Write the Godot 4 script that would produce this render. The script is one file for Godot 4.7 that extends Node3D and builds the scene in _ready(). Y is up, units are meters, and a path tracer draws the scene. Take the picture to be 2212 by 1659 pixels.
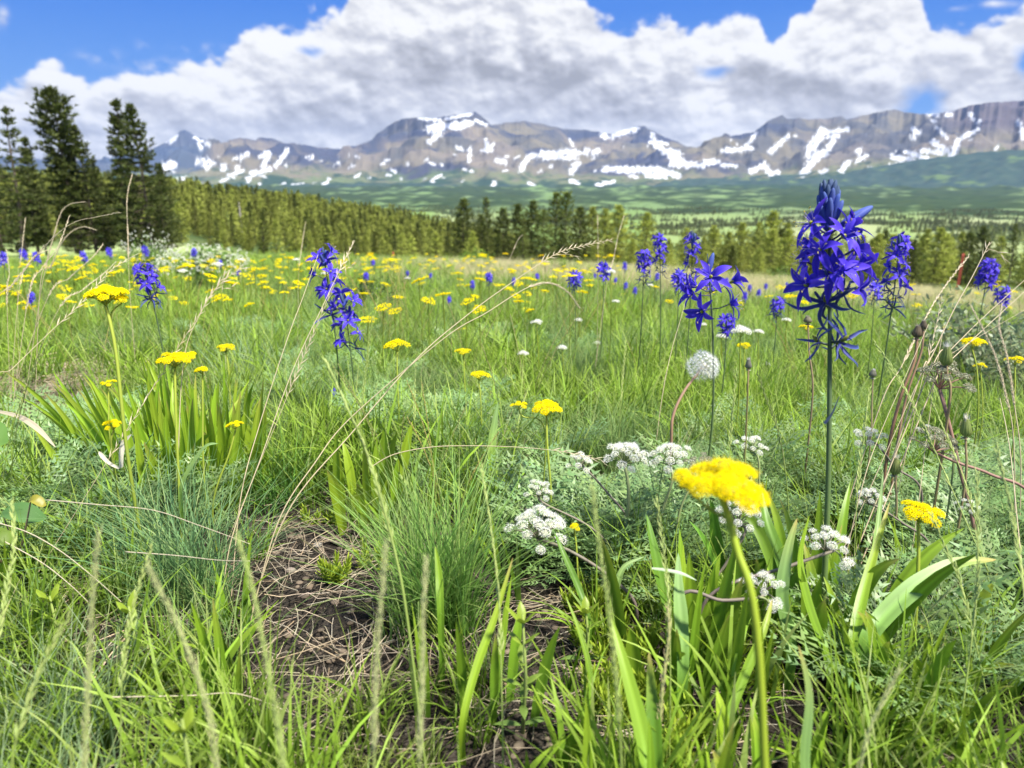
extends Node3D
# A wildflower meadow on a slope above a wide valley, snow-patched mountains behind.
# Positions are read off as (u, v, depth): u, v in a 2212 x 1659 frame of the photograph, depth in metres.

const F := 1659.0
const EXPO := 2.75
var cam_t := Transform3D(Basis(Vector3.RIGHT, deg_to_rad(-15.0)), Vector3(0, 0.5, 0))
var rng := RandomNumberGenerator.new()
var used := {}
var M := {}
var nz := FastNoiseLite.new()
var nz2 := FastNoiseLite.new()


func _ready() -> void:
	rng.seed = 20240611
	make_camera()
	make_sky()
	make_sun()
	make_materials()
	nz.seed = 5
	nz.frequency = 1.0
	nz.fractal_octaves = 4
	nz2.seed = 11
	nz2.frequency = 1.0
	nz2.noise_type = FastNoiseLite.TYPE_SIMPLEX
	nz2.fractal_type = FastNoiseLite.FRACTAL_RIDGED
	nz2.fractal_octaves = 4
	build_terrain()
	build_mountains()
	build_trees()
	build_far_vegetation()
	build_shrubs()
	build_camas()
	build_yellow()
	build_white()
	build_dandelions()
	build_leaves()
	build_stems()
	build_grass()
	build_litter()


func make_camera() -> void:
	var cam := Camera3D.new()
	cam.name = "camera"
	add_child(cam)
	cam.transform = cam_t
	var a := CameraAttributesPhysical.new()
	a.frustum_focal_length = 24.0
	a.frustum_focus_distance = 1.08
	a.frustum_near = 0.05
	a.frustum_far = 40000.0
	a.exposure_aperture = 6.2
	cam.attributes = a
	cam.current = true


func make_sun() -> void:
	var s := DirectionalLight3D.new()
	s.name = "sun"
	s.light_energy = 1.25
	s.light_color = Color(1.0, 0.972, 0.925)
	s.light_angular_distance = 6.0
	s.shadow_enabled = true
	add_child(s)
	# sun high, over the right shoulder
	s.look_at_from_position(Vector3(0.62, 1.25, 0.42), Vector3.ZERO)


# ---------------------------------------------------------------- frame <-> world
func at(u: float, v: float, depth: float) -> Vector3:
	return cam_t * Vector3((u - 1106.0) / F * depth, (829.5 - v) / F * depth, -depth)


func uv_of(p: Vector3) -> Vector3:
	var q := cam_t.affine_inverse() * p
	if q.z > -0.01:
		return Vector3(-9999, -9999, 0.01)
	return Vector3(1106.0 + F * q.x / -q.z, 829.5 - F * q.y / -q.z, -q.z)


# ---------------------------------------------------------------- sky
const CLOUD_TOP := [[-400, 150], [-150, 190], [0, 178], [75, 148], [115, 122], [155, 152], [210, 160], [275, 162], [350, 140], [415, 122], [480, 112], [512, 85], [530, 55], [550, 40], [600, 48], [650, 55], [668, 32], [700, 24], [735, 8], [755, -30], [1000, -120], [1262, -25], [1285, 10], [1306, 42], [1356, 54], [1406, 42], [1426, 36], [1481, 50], [1531, 34], [1590, 28], [1636, 34], [1650, 70], [1668, 98], [1700, 68], [1708, 28], [1751, 14], [1775, -30], [1880, -90], [1990, -15], [2012, 40], [2080, 42], [2130, 50], [2180, 30], [2225, 0], [2400, -60], [2700, 60]]
const SHADE := [
	[1010, 150, 260, 42, -0.42], [985, 88, 120, 34, -0.2], [1200, 168, 170, 40, -0.32], [1640, 168, 150, 42, -0.3], [1870, 200, 150, 45, -0.2], [700, 245, 330, 40, -0.3], [1330, 230, 220, 40, -0.24],
	[2120, 150, 110, 60, -0.2], [330, 230, 160, 30, -0.1], [1760, 200, 120, 40, -0.25], [1450, 100, 50, 60, -0.12],
	[600, 85, 75, 35, 0.4], [860, 45, 110, 35, 0.3], [180, 178, 150, 30, 0.38], [430, 180, 130, 40, 0.22], [1520, 185, 60, 40, 0.45], [1870, 165, 70, 50, 0.35],
	[1400, 120, 80, 50, 0.28], [1660, 110, 150, 35, 0.3], [1860, 50, 120, 40, 0.28], [930, 260, 130, 25, 0.3], [1500, 290, 120, 30, 0.3], [230, 260, 200, 30, 0.15], [2140, 90, 60, 30, 0.25], [1100, 50, 110, 40, 0.22], [2050, 230, 90, 25, 0.4], [560, 150, 120, 30, 0.15]]
const HOLES := [[1985, 212, 42, 30, 1.0], [2205, 122, 26, 34, 1.0], [1545, 156, 40, 14, 0.8], [668, 104, 28, 14, 0.75], [1968, 240, 40, 14, 0.8]]
const WISPS := [[310, 96, 14, 14, 0.5], [215, 122, 40, 14, 0.45], [430, 103, 45, 9, 0.5], [2150, 8, 60, 8, 0.6], [2060, 18, 25, 5, 0.5], [330, 140, 70, 14, 0.6], [5, 40, 12, 20, 0.8]]
var cn := FastNoiseLite.new()
var cr := FastNoiseLite.new()
var cg := FastNoiseLite.new()


func top_at(u: float) -> float:
	for i in range(1, CLOUD_TOP.size()):
		if u < CLOUD_TOP[i][0]:
			var a = CLOUD_TOP[i - 1]
			var b = CLOUD_TOP[i]
			return lerpf(a[1], b[1], clampf((u - a[0]) / (b[0] - a[0]), 0, 1))
	return 60.0


func spots(list: Array, u: float, v: float) -> float:
	var s := 0.0
	for e in list:
		var x: float = (u - e[0]) / e[2]
		var y: float = (v - e[1]) / e[3]
		var q := x * x + y * y
		if q < 4.0:
			s += e[4] * exp(-q * 1.1)
	return s


func billow(p: Vector3) -> float:
	return 0.55 * cn.get_noise_3dv(p) - 0.45 * cr.get_noise_3dv(p * 1.15)


func sky_color(az: float, el: float) -> Color:
	var d := Vector3(sin(az) * cos(el), sin(el), -cos(az) * cos(el))
	var q := cam_t.basis.inverse() * d
	var u := -5000.0
	var v := -5000.0
	var fr := 0.0
	if q.z < -0.2:
		u = 1106.0 + F * q.x / -q.z
		v = 829.5 - F * q.y / -q.z
		fr = smoothstep(-420.0, -40.0, v) * smoothstep(-420.0, -60.0, u) * smoothstep(2632.0, 2270.0, u)
	var p := Vector3(d.x, d.y * 1.5, d.z) * 9.0
	var e := billow(p)
	var e2 := billow(p + Vector3(0.06, 0.15, 0.0))
	var fine := cn.get_noise_3dv(p * 4.3 + Vector3(40, 3, 7))
	var fine2 := cn.get_noise_3dv((p + Vector3(0.015, 0.04, 0.0)) * 4.3 + Vector3(40, 3, 7))
	var big := cg.get_noise_3dv(Vector3(d.x, d.y * 1.8, d.z) * 2.2)
	var cover := smoothstep(-0.02, 0.30, big + 0.35 * e + 0.06 * fine + 0.02)
	var s := 0.5 + 0.35 * big
	if fr > 0.0:
		var dd := v - top_at(u) + 46.0 * e + 26.0 * fine
		var c := smoothstep(-6.0, 18.0, dd)
		c *= 1.0 - clampf(spots(HOLES, u + 40.0 * e, v + 30.0 * e2) * 1.25 - 0.12 + 0.25 * fine, 0, 1)
		c = maxf(c, clampf(spots(WISPS, u, v) * (0.9 + 2.2 * e + 1.2 * fine), 0, 0.85))
		cover = lerpf(cover, c, fr)
		var rim := exp(-maxf(dd, 0.0) / 40.0) * 0.40
		s = lerpf(s, 0.62 + rim + 1.05 * spots(SHADE, u + 90.0 * e, v + 60.0 * e2), fr)
	s += (e - e2) * 1.1 + (fine - fine2) * 0.32 + fine * 0.08
	s = 0.12 + 0.88 * clampf(s, -0.1, 1.25)
	var blue := Color(0.070, 0.260, 0.84).lerp(Color(0.23, 0.50, 0.93), clampf(1.0 - sin(el) / 0.19, 0, 1))
	blue = blue.lerp(Color(0.040, 0.17, 0.62), smoothstep(0.3, 1.0, sin(el)))
	var cloud := Color(0.40, 0.41, 0.445).lerp(Color(0.66, 0.675, 0.735), clampf(s / 0.5, 0, 1)).lerp(Color(1.04, 1.04, 1.04), smoothstep(0.42, 1.05, s))
	var out := blue.lerp(cloud, cover)
	return out.lerp(Color(0.66, 0.72, 0.82), smoothstep(0.05, -0.02, sin(el)) * 0.6)


func make_sky() -> void:
	for n in [cn, cr, cg]:
		n.noise_type = FastNoiseLite.TYPE_SIMPLEX_SMOOTH
		n.frequency = 1.0
		n.fractal_octaves = 5
	cn.seed = 31
	cr.seed = 77
	cr.fractal_type = FastNoiseLite.FRACTAL_RIDGED
	cr.fractal_octaves = 4
	cg.seed = 9
	cg.fractal_octaves = 3
	var low := Image.create_empty(512, 256, false, Image.FORMAT_RGBF)
	for y in 256:
		var el := (0.5 - (y + 0.5) / 256.0) * PI
		for x in 512:
			if el > -0.06:
				low.set_pixel(x, y, sky_color((x + 0.5) / 512.0 * TAU, el))
			else:
				low.set_pixel(x, y, Color(0.25, 0.27, 0.25))
	low.resize(4096, 2048, Image.INTERPOLATE_BILINEAR)
	for y in range(820, 1036):
		var el := (0.5 - (y + 0.5) / 2048.0) * PI
		for k in range(-500, 501):
			low.set_pixel(posmod(k, 4096), y, sky_color((k + 0.5) / 4096.0 * TAU, el))
	var sm := PanoramaSkyMaterial.new()
	sm.panorama = ImageTexture.create_from_image(low)
	sm.energy_multiplier = 1.0 / EXPO
	var sky := Sky.new()
	sky.sky_material = sm
	var e := Environment.new()
	e.background_mode = Environment.BG_SKY
	e.sky = sky
	e.tonemap_mode = Environment.TONE_MAPPER_LINEAR
	e.tonemap_exposure = EXPO
	e.sdfgi_enabled = true
	e.ssao_enabled = true
	e.ssil_enabled = true
	e.fog_enabled = true
	e.fog_density = 0.000028
	e.fog_light_color = Color(0.66, 0.78, 0.98)
	var w := WorldEnvironment.new()
	w.name = "environment"
	w.environment = e
	add_child(w)


# ---------------------------------------------------------------- materials
func mat(called: String, rough: float, back := 0.0, spec := 0.35) -> StandardMaterial3D:
	var m := StandardMaterial3D.new()
	m.resource_name = called
	m.vertex_color_use_as_albedo = true
	m.roughness = rough
	m.metallic_specular = spec
	m.cull_mode = BaseMaterial3D.CULL_DISABLED
	if back > 0.0:
		m.backlight_enabled = true
		m.backlight = Color(back, back, back)
	M[called] = m
	return m


func make_materials() -> void:
	mat("leaf", 0.42, 0.8, 0.4)
	mat("blade", 0.5, 0.9, 0.35)
	mat("petal", 0.55, 0.7, 0.3)
	mat("flower", 0.7, 1.0, 0.2)
	mat("stem", 0.5, 0.0, 0.35)
	mat("straw", 0.6, 0.3, 0.3)
	mat("fluff", 0.9, 1.0, 0.1)
	mat("needles", 0.6, 0.6, 0.3)
	mat("bark", 0.9)
	mat("stone", 0.85)
	mat("paint", 0.5)
	var g := mat("soil", 0.95, 0.0, 0.2)
	var n := NoiseTexture2D.new()
	n.width = 1024
	n.height = 1024
	n.seamless = true
	var f := FastNoiseLite.new()
	f.seed = 3
	f.frequency = 0.02
	f.fractal_octaves = 6
	n.noise = f
	var ramp := Gradient.new()
	ramp.set_color(0, Color(0.52, 0.50, 0.47))
	ramp.set_color(1, Color(1.0, 1.0, 1.0))
	n.color_ramp = ramp
	g.albedo_texture = n
	g.uv1_triplanar = true
	g.uv1_world_triplanar = true
	g.uv1_scale = Vector3(2.2, 2.2, 2.2)
	var b := NoiseTexture2D.new()
	b.width = 1024
	b.height = 1024
	b.seamless = true
	var f2 := FastNoiseLite.new()
	f2.seed = 8
	f2.frequency = 0.045
	f2.fractal_octaves = 5
	b.noise = f2
	g.heightmap_enabled = true
	g.heightmap_texture = b
	g.heightmap_scale = 1.6
	mat("land", 0.9, 0.0, 0.1)
	mat("rock", 0.9, 0.0, 0.15)


# ---------------------------------------------------------------- mesh building
class MB:
	var v := PackedVector3Array()
	var c := PackedColorArray()
	var i := PackedInt32Array()

	func tri(a: Vector3, b: Vector3, d: Vector3, col: Color) -> void:
		var n := v.size()
		v.append(a); v.append(b); v.append(d)
		c.append(col); c.append(col); c.append(col)
		i.append(n); i.append(n + 1); i.append(n + 2)

	# a strip through pts with half-widths hw across side; fold lifts the edges along up
	func strip(pts: PackedVector3Array, hw: PackedFloat32Array, side: Vector3, c0: Color, c1: Color, fold := 0.0, mid := 1.0) -> void:
		var n0 := v.size()
		var last := pts.size() - 1
		var wide := 3 if fold != 0.0 or mid != 1.0 else 2
		for k in pts.size():
			var t := pts[mini(k + 1, last)] - pts[maxi(k - 1, 0)]
			var s := (side - t * side.dot(t) / maxf(t.length_squared(), 1e-12)).normalized()
			var up := t.cross(s).normalized() * fold * hw[k]
			var col := c0.lerp(c1, float(k) / last)
			v.append(pts[k] - s * hw[k] + up)
			c.append(col)
			if wide == 3:
				v.append(pts[k])
				c.append(Color(col.r * mid, col.g * mid, col.b * mid))
			v.append(pts[k] + s * hw[k] + up)
			c.append(col)
		for k in last:
			for j in wide - 1:
				var a := n0 + k * wide + j
				i.append(a); i.append(a + wide); i.append(a + wide + 1)
				i.append(a); i.append(a + wide + 1); i.append(a + 1)

	func tube(pts: PackedVector3Array, r: PackedFloat32Array, sides: int, c0: Color, c1: Color, closed := true) -> void:
		var n0 := v.size()
		var last := pts.size() - 1
		for k in pts.size():
			var t := (pts[mini(k + 1, last)] - pts[maxi(k - 1, 0)]).normalized()
			var a := t.cross(Vector3(0.31, 0.2, 0.93)).normalized()
			var b := t.cross(a)
			var col := c0.lerp(c1, float(k) / last)
			for j in sides:
				var w := TAU * j / sides
				v.append(pts[k] + (a * cos(w) + b * sin(w)) * r[k])
				c.append(col)
		for k in last:
			for j in sides:
				var p := n0 + k * sides + j
				var q := n0 + k * sides + (j + 1) % sides
				i.append(p); i.append(p + sides); i.append(q + sides)
				i.append(p); i.append(q + sides); i.append(q)
		if closed:
			for j in range(1, sides - 1):
				i.append(n0); i.append(n0 + j); i.append(n0 + j + 1)
				var e := n0 + last * sides
				i.append(e); i.append(e + j + 1); i.append(e + j)

	# an ellipsoid along axis: half-length l, radius r, profile pinch > 0 points the far end
	func egg(at: Vector3, axis: Vector3, l: float, r: float, sides: int, rings: int, c0: Color, c1: Color, pinch := 0.0) -> void:
		var pts := PackedVector3Array()
		var rr := PackedFloat32Array()
		for k in rings + 1:
			var w := PI * k / rings
			var y := -cos(w)
			pts.append(at + axis * l * y)
			rr.append(maxf(r * sin(w) * (1.0 - pinch * (y * 0.5 + 0.5)), r * 0.03))
		tube(pts, rr, sides, c0, c1, false)

	# eight-sided blob
	func blob(at: Vector3, r: Vector3, col: Color) -> void:
		var n := v.size()
		for d in [Vector3(1, 0, 0), Vector3(0, 0, 1), Vector3(-1, 0, 0), Vector3(0, 0, -1), Vector3(0, 1, 0), Vector3(0, -1, 0)]:
			v.append(at + d * r)
			c.append(col)
		for k in 4:
			var a := n + k
			var b := n + (k + 1) % 4
			i.append(a); i.append(n + 4); i.append(b)
			i.append(a); i.append(b); i.append(n + 5)

	func add(o: MB, t: Transform3D) -> void:
		var n := v.size()
		v.append_array(t * o.v)
		c.append_array(o.c)
		for k in o.i:
			i.append(n + k)

	func mesh(m: Material, smooth := true) -> ArrayMesh:
		var a := []
		a.resize(Mesh.ARRAY_MAX)
		a[Mesh.ARRAY_VERTEX] = v
		a[Mesh.ARRAY_COLOR] = c
		a[Mesh.ARRAY_INDEX] = i
		var out := ArrayMesh.new()
		if smooth:
			var st := SurfaceTool.new()
			st.create_from_arrays(a)
			st.generate_normals()
			out = st.commit()
		else:
			out.add_surface_from_arrays(Mesh.PRIMITIVE_TRIANGLES, a)
		out.surface_set_material(0, m)
		return out


func numbered(called: String) -> String:
	var n: int = used.get(called, -1) + 1
	used[called] = n
	return called if n == 0 else "%s_%03d" % [called, n]


func thing(called: String, label: String, category: String, pos: Vector3, group := "") -> Node3D:
	var o := Node3D.new()
	o.name = numbered(called)
	add_child(o, true)
	o.position = pos
	tag(o, label, category, group)
	return o


func tag(o: Node, label: String, category: String, group := "") -> void:
	o.set_meta("label", label)
	o.set_meta("category", category)
	if group:
		o.set_meta("group", group)


func part(called: String, mesh: Mesh, parent: Node, t := Transform3D()) -> MeshInstance3D:
	var o := MeshInstance3D.new()
	o.name = called
	o.mesh = mesh
	o.transform = t
	parent.add_child(o, true)
	return o


func group_part(called: String, parent: Node, t := Transform3D()) -> Node3D:
	var o := Node3D.new()
	o.name = called
	o.transform = t
	parent.add_child(o, true)
	return o


func whole(called: String, mesh: Mesh, kind: String) -> MeshInstance3D:
	var o := MeshInstance3D.new()
	o.name = numbered(called)
	o.mesh = mesh
	add_child(o, true)
	o.set_meta("kind", kind)
	return o


func stuff(called: String, label: String, mesh: Mesh, places: Array, tints: Array) -> void:
	if places.is_empty():
		return
	var mm := MultiMesh.new()
	mm.transform_format = MultiMesh.TRANSFORM_3D
	mm.use_colors = true
	mm.mesh = mesh
	mm.instance_count = places.size()
	for k in places.size():
		mm.set_instance_transform(k, places[k])
		mm.set_instance_color(k, tints[k])
	var o := MultiMeshInstance3D.new()
	o.name = numbered(called)
	o.multimesh = mm
	add_child(o, true)
	tag(o, label, called.replace("_", " "))
	o.set_meta("kind", "stuff")


func rnd(a: float, b: float) -> float:
	return rng.randf_range(a, b)


func vary(c: Color, amount: float) -> Color:
	var k := 1.0 + rnd(-amount, amount)
	return Color(c.r * k * (1.0 + rnd(-amount, amount) * 0.5), c.g * k, c.b * k * (1.0 + rnd(-amount, amount) * 0.5))


# orthonormal basis whose y looks along dir
func facing(dir: Vector3, roll := 0.0) -> Basis:
	var y := dir.normalized()
	var x := y.cross(Vector3(0.1, 0.2, 0.97) if absf(y.z) < 0.9 else Vector3(1, 0, 0.1)).normalized()
	return Basis(x, y, x.cross(y)) * Basis(Vector3.UP, roll)


# Catmull-Rom through pts, n points per span
func curve(pts: Array, n := 5) -> PackedVector3Array:
	var out := PackedVector3Array()
	for k in pts.size() - 1:
		var a: Vector3 = pts[maxi(k - 1, 0)]
		var b: Vector3 = pts[k]
		var c: Vector3 = pts[k + 1]
		var d: Vector3 = pts[mini(k + 2, pts.size() - 1)]
		for j in n:
			out.append(b.cubic_interpolate(c, a, d, float(j) / n))
	out.append(pts[-1])
	return out


func taper(n: int, r0: float, r1: float) -> PackedFloat32Array:
	var out := PackedFloat32Array()
	for k in n:
		out.append(lerpf(r0, r1, float(k) / maxi(n - 1, 1)))
	return out


func local(pts: PackedVector3Array, o: Vector3) -> PackedVector3Array:
	var out := PackedVector3Array()
	for p in pts:
		out.append(p - o)
	return out


# ---------------------------------------------------------------- the ground
# tangent of the dip below the eye of the ground, by compass angle (degrees) and distance (metres)
const AZ := [-33.0, -24.0, -17.0, -10.0, -4.0, 3.0, 10.0, 18.0, 26.0, 33.0]
const RAD := [16.0, 35.0, 60.0, 100.0, 160.0, 240.0, 340.0, 600.0, 1200.0, 2500.0, 5000.0, 6600.0]
const DIP := [
	[94, 94, 97, 102, 105, 107, 112, 120, 124, 124],
	[86, 87, 98, 108, 115, 120, 130, 140, 142, 142],
	[83, 84, 100, 114, 120, 125, 130, 140, 140, 137],
	[70, 72, 94, 111, 115, 117, 120, 126, 127, 124],
	[45, 50, 70, 93, 106, 113, 117, 117, 112, 108],
	[20, 29, 48, 72, 92, 110, 113, 107, 100, 96],
	[10, 20, 36, 53, 72, 102, 106, 97, 90, 86],
	[15, 30, 48, 58, 72, 84, 85, 80, 75, 72],
	[40, 44, 48, 52, 56, 60, 61, 58, 55, 53],
	[34, 34, 35, 36, 37, 38, 38, 37, 36, 35],
	[17, 17, 17, 17, 17, 17, 17, 17, 17, 17],
	[10, 10, 10, 10, 10, 10, 10, 10, 9, 8]]


func dip(az: float, r: float) -> float:
	var a := clampf(az, -33.0, 33.0)
	var j := 0
	while j < 8 and a > AZ[j + 1]:
		j += 1
	var x = smoothstep(0.0, 1.0, (a - AZ[j]) / (AZ[j + 1] - AZ[j])) * 0.5 + 0.5 * (a - AZ[j]) / (AZ[j + 1] - AZ[j])
	var k := 0
	while k < 10 and r > RAD[k + 1]:
		k += 1
	var y := clampf(log(r / RAD[k]) / log(RAD[k + 1] / RAD[k]), 0.0, 1.0)
	var d := lerpf(lerpf(DIP[k][j], DIP[k][j + 1], x), lerpf(DIP[k + 1][j], DIP[k + 1][j + 1], x), y) * 0.001
	var side := absf(az)
	if side > 60.0:
		var mean: float = lerpf(DIP[k][4], DIP[k + 1][4], y) * 0.001
		d = lerpf(d, mean, smoothstep(60.0, 150.0, side))
	return d


func ground(x: float, z: float) -> float:
	var r := sqrt(x * x + z * z)
	var az := rad_to_deg(atan2(x, -z))
	var g := 0.0
	if r < 16.0:
		var h := 0.0 if r < 0.4 else (r - 0.4) * (r - 0.4) / 1.6 if r < 1.2 else r - 0.8
		g = (0.5 - dip(az, 16.0) * 16.0) * h / 15.2
	else:
		g = 0.5 - dip(az, r) * r
	var bump := nz.get_noise_2d(x * 1.4, z * 1.4) * 0.018 + nz.get_noise_2d(x * 7.0, z * 7.0) * 0.006
	if r > 6.0:
		bump += nz.get_noise_2d(x * 0.12 + 50.0, z * 0.12) * 0.10 * smoothstep(6.0, 20.0, r)
	if r > 350.0:
		bump += nz.get_noise_2d(x * 0.004, z * 0.004) * 0.006 * r * smoothstep(350.0, 900.0, r)
	return g + bump


func on_ground(p: Vector3) -> Vector3:
	return Vector3(p.x, ground(p.x, p.z), p.z)


func hit(u: float, v: float) -> Vector3:
	var d := (at(u, v, 1.0) - cam_t.origin).normalized()
	var t := 0.25
	var was := t
	while t < 3000.0:
		var p := cam_t.origin + d * t
		if p.y < ground(p.x, p.z):
			for n in 14:
				var m := (was + t) * 0.5
				p = cam_t.origin + d * m
				if p.y < ground(p.x, p.z):
					t = m
				else:
					was = m
			return on_ground(cam_t.origin + d * t)
		was = t
		t *= 1.02
	return on_ground(cam_t.origin + d * 100.0)


func polar(azs: PackedFloat64Array, rs: PackedFloat64Array, colour: Callable) -> MB:
	var b := MB.new()
	for a in azs:
		var s := sin(deg_to_rad(a))
		var q := -cos(deg_to_rad(a))
		for r in rs:
			var y := ground(s * r, q * r)
			b.v.append(Vector3(s * r, y, q * r))
			b.c.append(colour.call(s * r, q * r, y, r, a))
	var n := rs.size()
	for j in azs.size() - 1:
		for k in n - 1:
			var p := j * n + k
			b.i.append(p); b.i.append(p + 1); b.i.append(p + n + 1)
			b.i.append(p); b.i.append(p + n + 1); b.i.append(p + n)
	return b


func meadow_colour(x: float, z: float, _y: float, r: float, a: float) -> Color:
	var soil := Color(0.070, 0.061, 0.051).lerp(Color(0.118, 0.103, 0.086), clampf(nz.get_noise_2d(x * 9.0, z * 9.0) * 0.8 + 0.4, 0, 1))
	var turf := Color(0.075, 0.125, 0.03).lerp(Color(0.16, 0.15, 0.06), clampf(nz.get_noise_2d(x * 0.8, z * 0.8) + 0.4, 0, 1))
	var dry := Color(0.42, 0.41, 0.22).lerp(Color(0.22, 0.26, 0.09), clampf(nz.get_noise_2d(x * 0.25, z * 0.25) * 1.3 + 0.25, 0, 1))
	var c := soil.lerp(turf, smoothstep(1.1, 2.4, r) * 0.8)
	var d := smoothstep(6.0, 9.0, r) * smoothstep(-20.0, -3.0, a)
	return c.lerp(dry, d)


func valley_colour(x: float, z: float, _y: float, r: float, a: float) -> Color:
	var s := 1.0 / maxf(40.0, r * 0.09)
	var n := nz.get_noise_2d(x * 0.011, z * 0.011)
	var w := nz.get_noise_2d(x * 0.0023 + 9.0, z * 0.0023)
	var f := nz.get_noise_2d(x * s * 0.6, z * s * 0.6 + 31.0)
	var light := Color(0.175, 0.265, 0.075).lerp(Color(0.29, 0.325, 0.165), clampf(f * 1.6 + 0.4, 0, 1))
	var wood := Color(0.026, 0.046, 0.018).lerp(Color(0.046, 0.072, 0.026), clampf(n + 0.5, 0, 1))
	var k := smoothstep(-0.02, 0.10, n * 0.5 + w * 0.9 + f * 0.5 + lerpf(-0.24, 0.34, smoothstep(1300.0, 3200.0, r)) + 0.10 * smoothstep(10.0, -10.0, a))
	light = light.lerp(Color(0.125, 0.195, 0.080), smoothstep(1200.0, 2600.0, r) * 0.8)  # distant meadows muted, haze put into their colour
	if r < 500.0:
		k *= smoothstep(90.0, 500.0, r) * 0.8
		light = light.lerp(Color(0.30, 0.38, 0.14), 0.5)
	if r < 480.0 and a < 4.0:
		k = maxf(k, smoothstep(75.0, 120.0, r) * smoothstep(4.0, -2.0, a) * 0.9)
	return light.lerp(wood, k)


func build_terrain() -> void:
	var azs := PackedFloat64Array()
	var a := -180.0
	while a < 180.0:
		azs.append(a)
		a += 0.5 if absf(a) < 48.0 else 3.0
	azs.append(180.0)
	var rs := PackedFloat64Array()
	rs.append(0.02)
	var r := 0.25
	while r < 40.0:
		rs.append(r)
		r *= 1.022
	rs.append(40.0)
	whole("meadow_ground", polar(azs, rs, meadow_colour).mesh(M.soil), "structure")
	rs.clear()
	r = 40.0
	while r < 6500.0:
		rs.append(r)
		r *= 1.022
	rs.append(6500.0)
	rs.append(6900.0)
	whole("valley", polar(azs, rs, valley_colour).mesh(M.land), "structure")


# ---------------------------------------------------------------- mountains
const SKYLINE := [[-600, 300], [-200, 330], [200, 350], [320, 322], [350, 308], [370, 296], [385, 284], [395, 280], [405, 286], [420, 295], [450, 305], [478, 311], [492, 302], [512, 297], [530, 300], [548, 303], [556, 297], [580, 298], [600, 305], [622, 312], [660, 315], [690, 319], [735, 322], [752, 317], [780, 312], [800, 303], [812, 290], [822, 284], [838, 272], [855, 262], [870, 256], [905, 254], [940, 256], [962, 250], [1000, 247], [1015, 243], [1026, 241], [1040, 250], [1052, 262], [1060, 271], [1080, 268], [1106, 263], [1135, 262], [1170, 268], [1220, 278], [1262, 281], [1295, 285], [1320, 290], [1345, 281], [1372, 275], [1392, 272], [1405, 280], [1440, 297], [1465, 305], [1490, 319], [1518, 325], [1530, 313], [1545, 304], [1590, 293], [1630, 285], [1642, 277], [1660, 262], [1680, 252], [1690, 249], [1702, 257], [1725, 254], [1745, 258], [1790, 256], [1815, 250], [1830, 258], [1870, 248], [1930, 236], [1952, 242], [2010, 247], [2060, 240], [2090, 228], [2130, 222], [2212, 217], [2400, 205], [2800, 260]]
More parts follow.
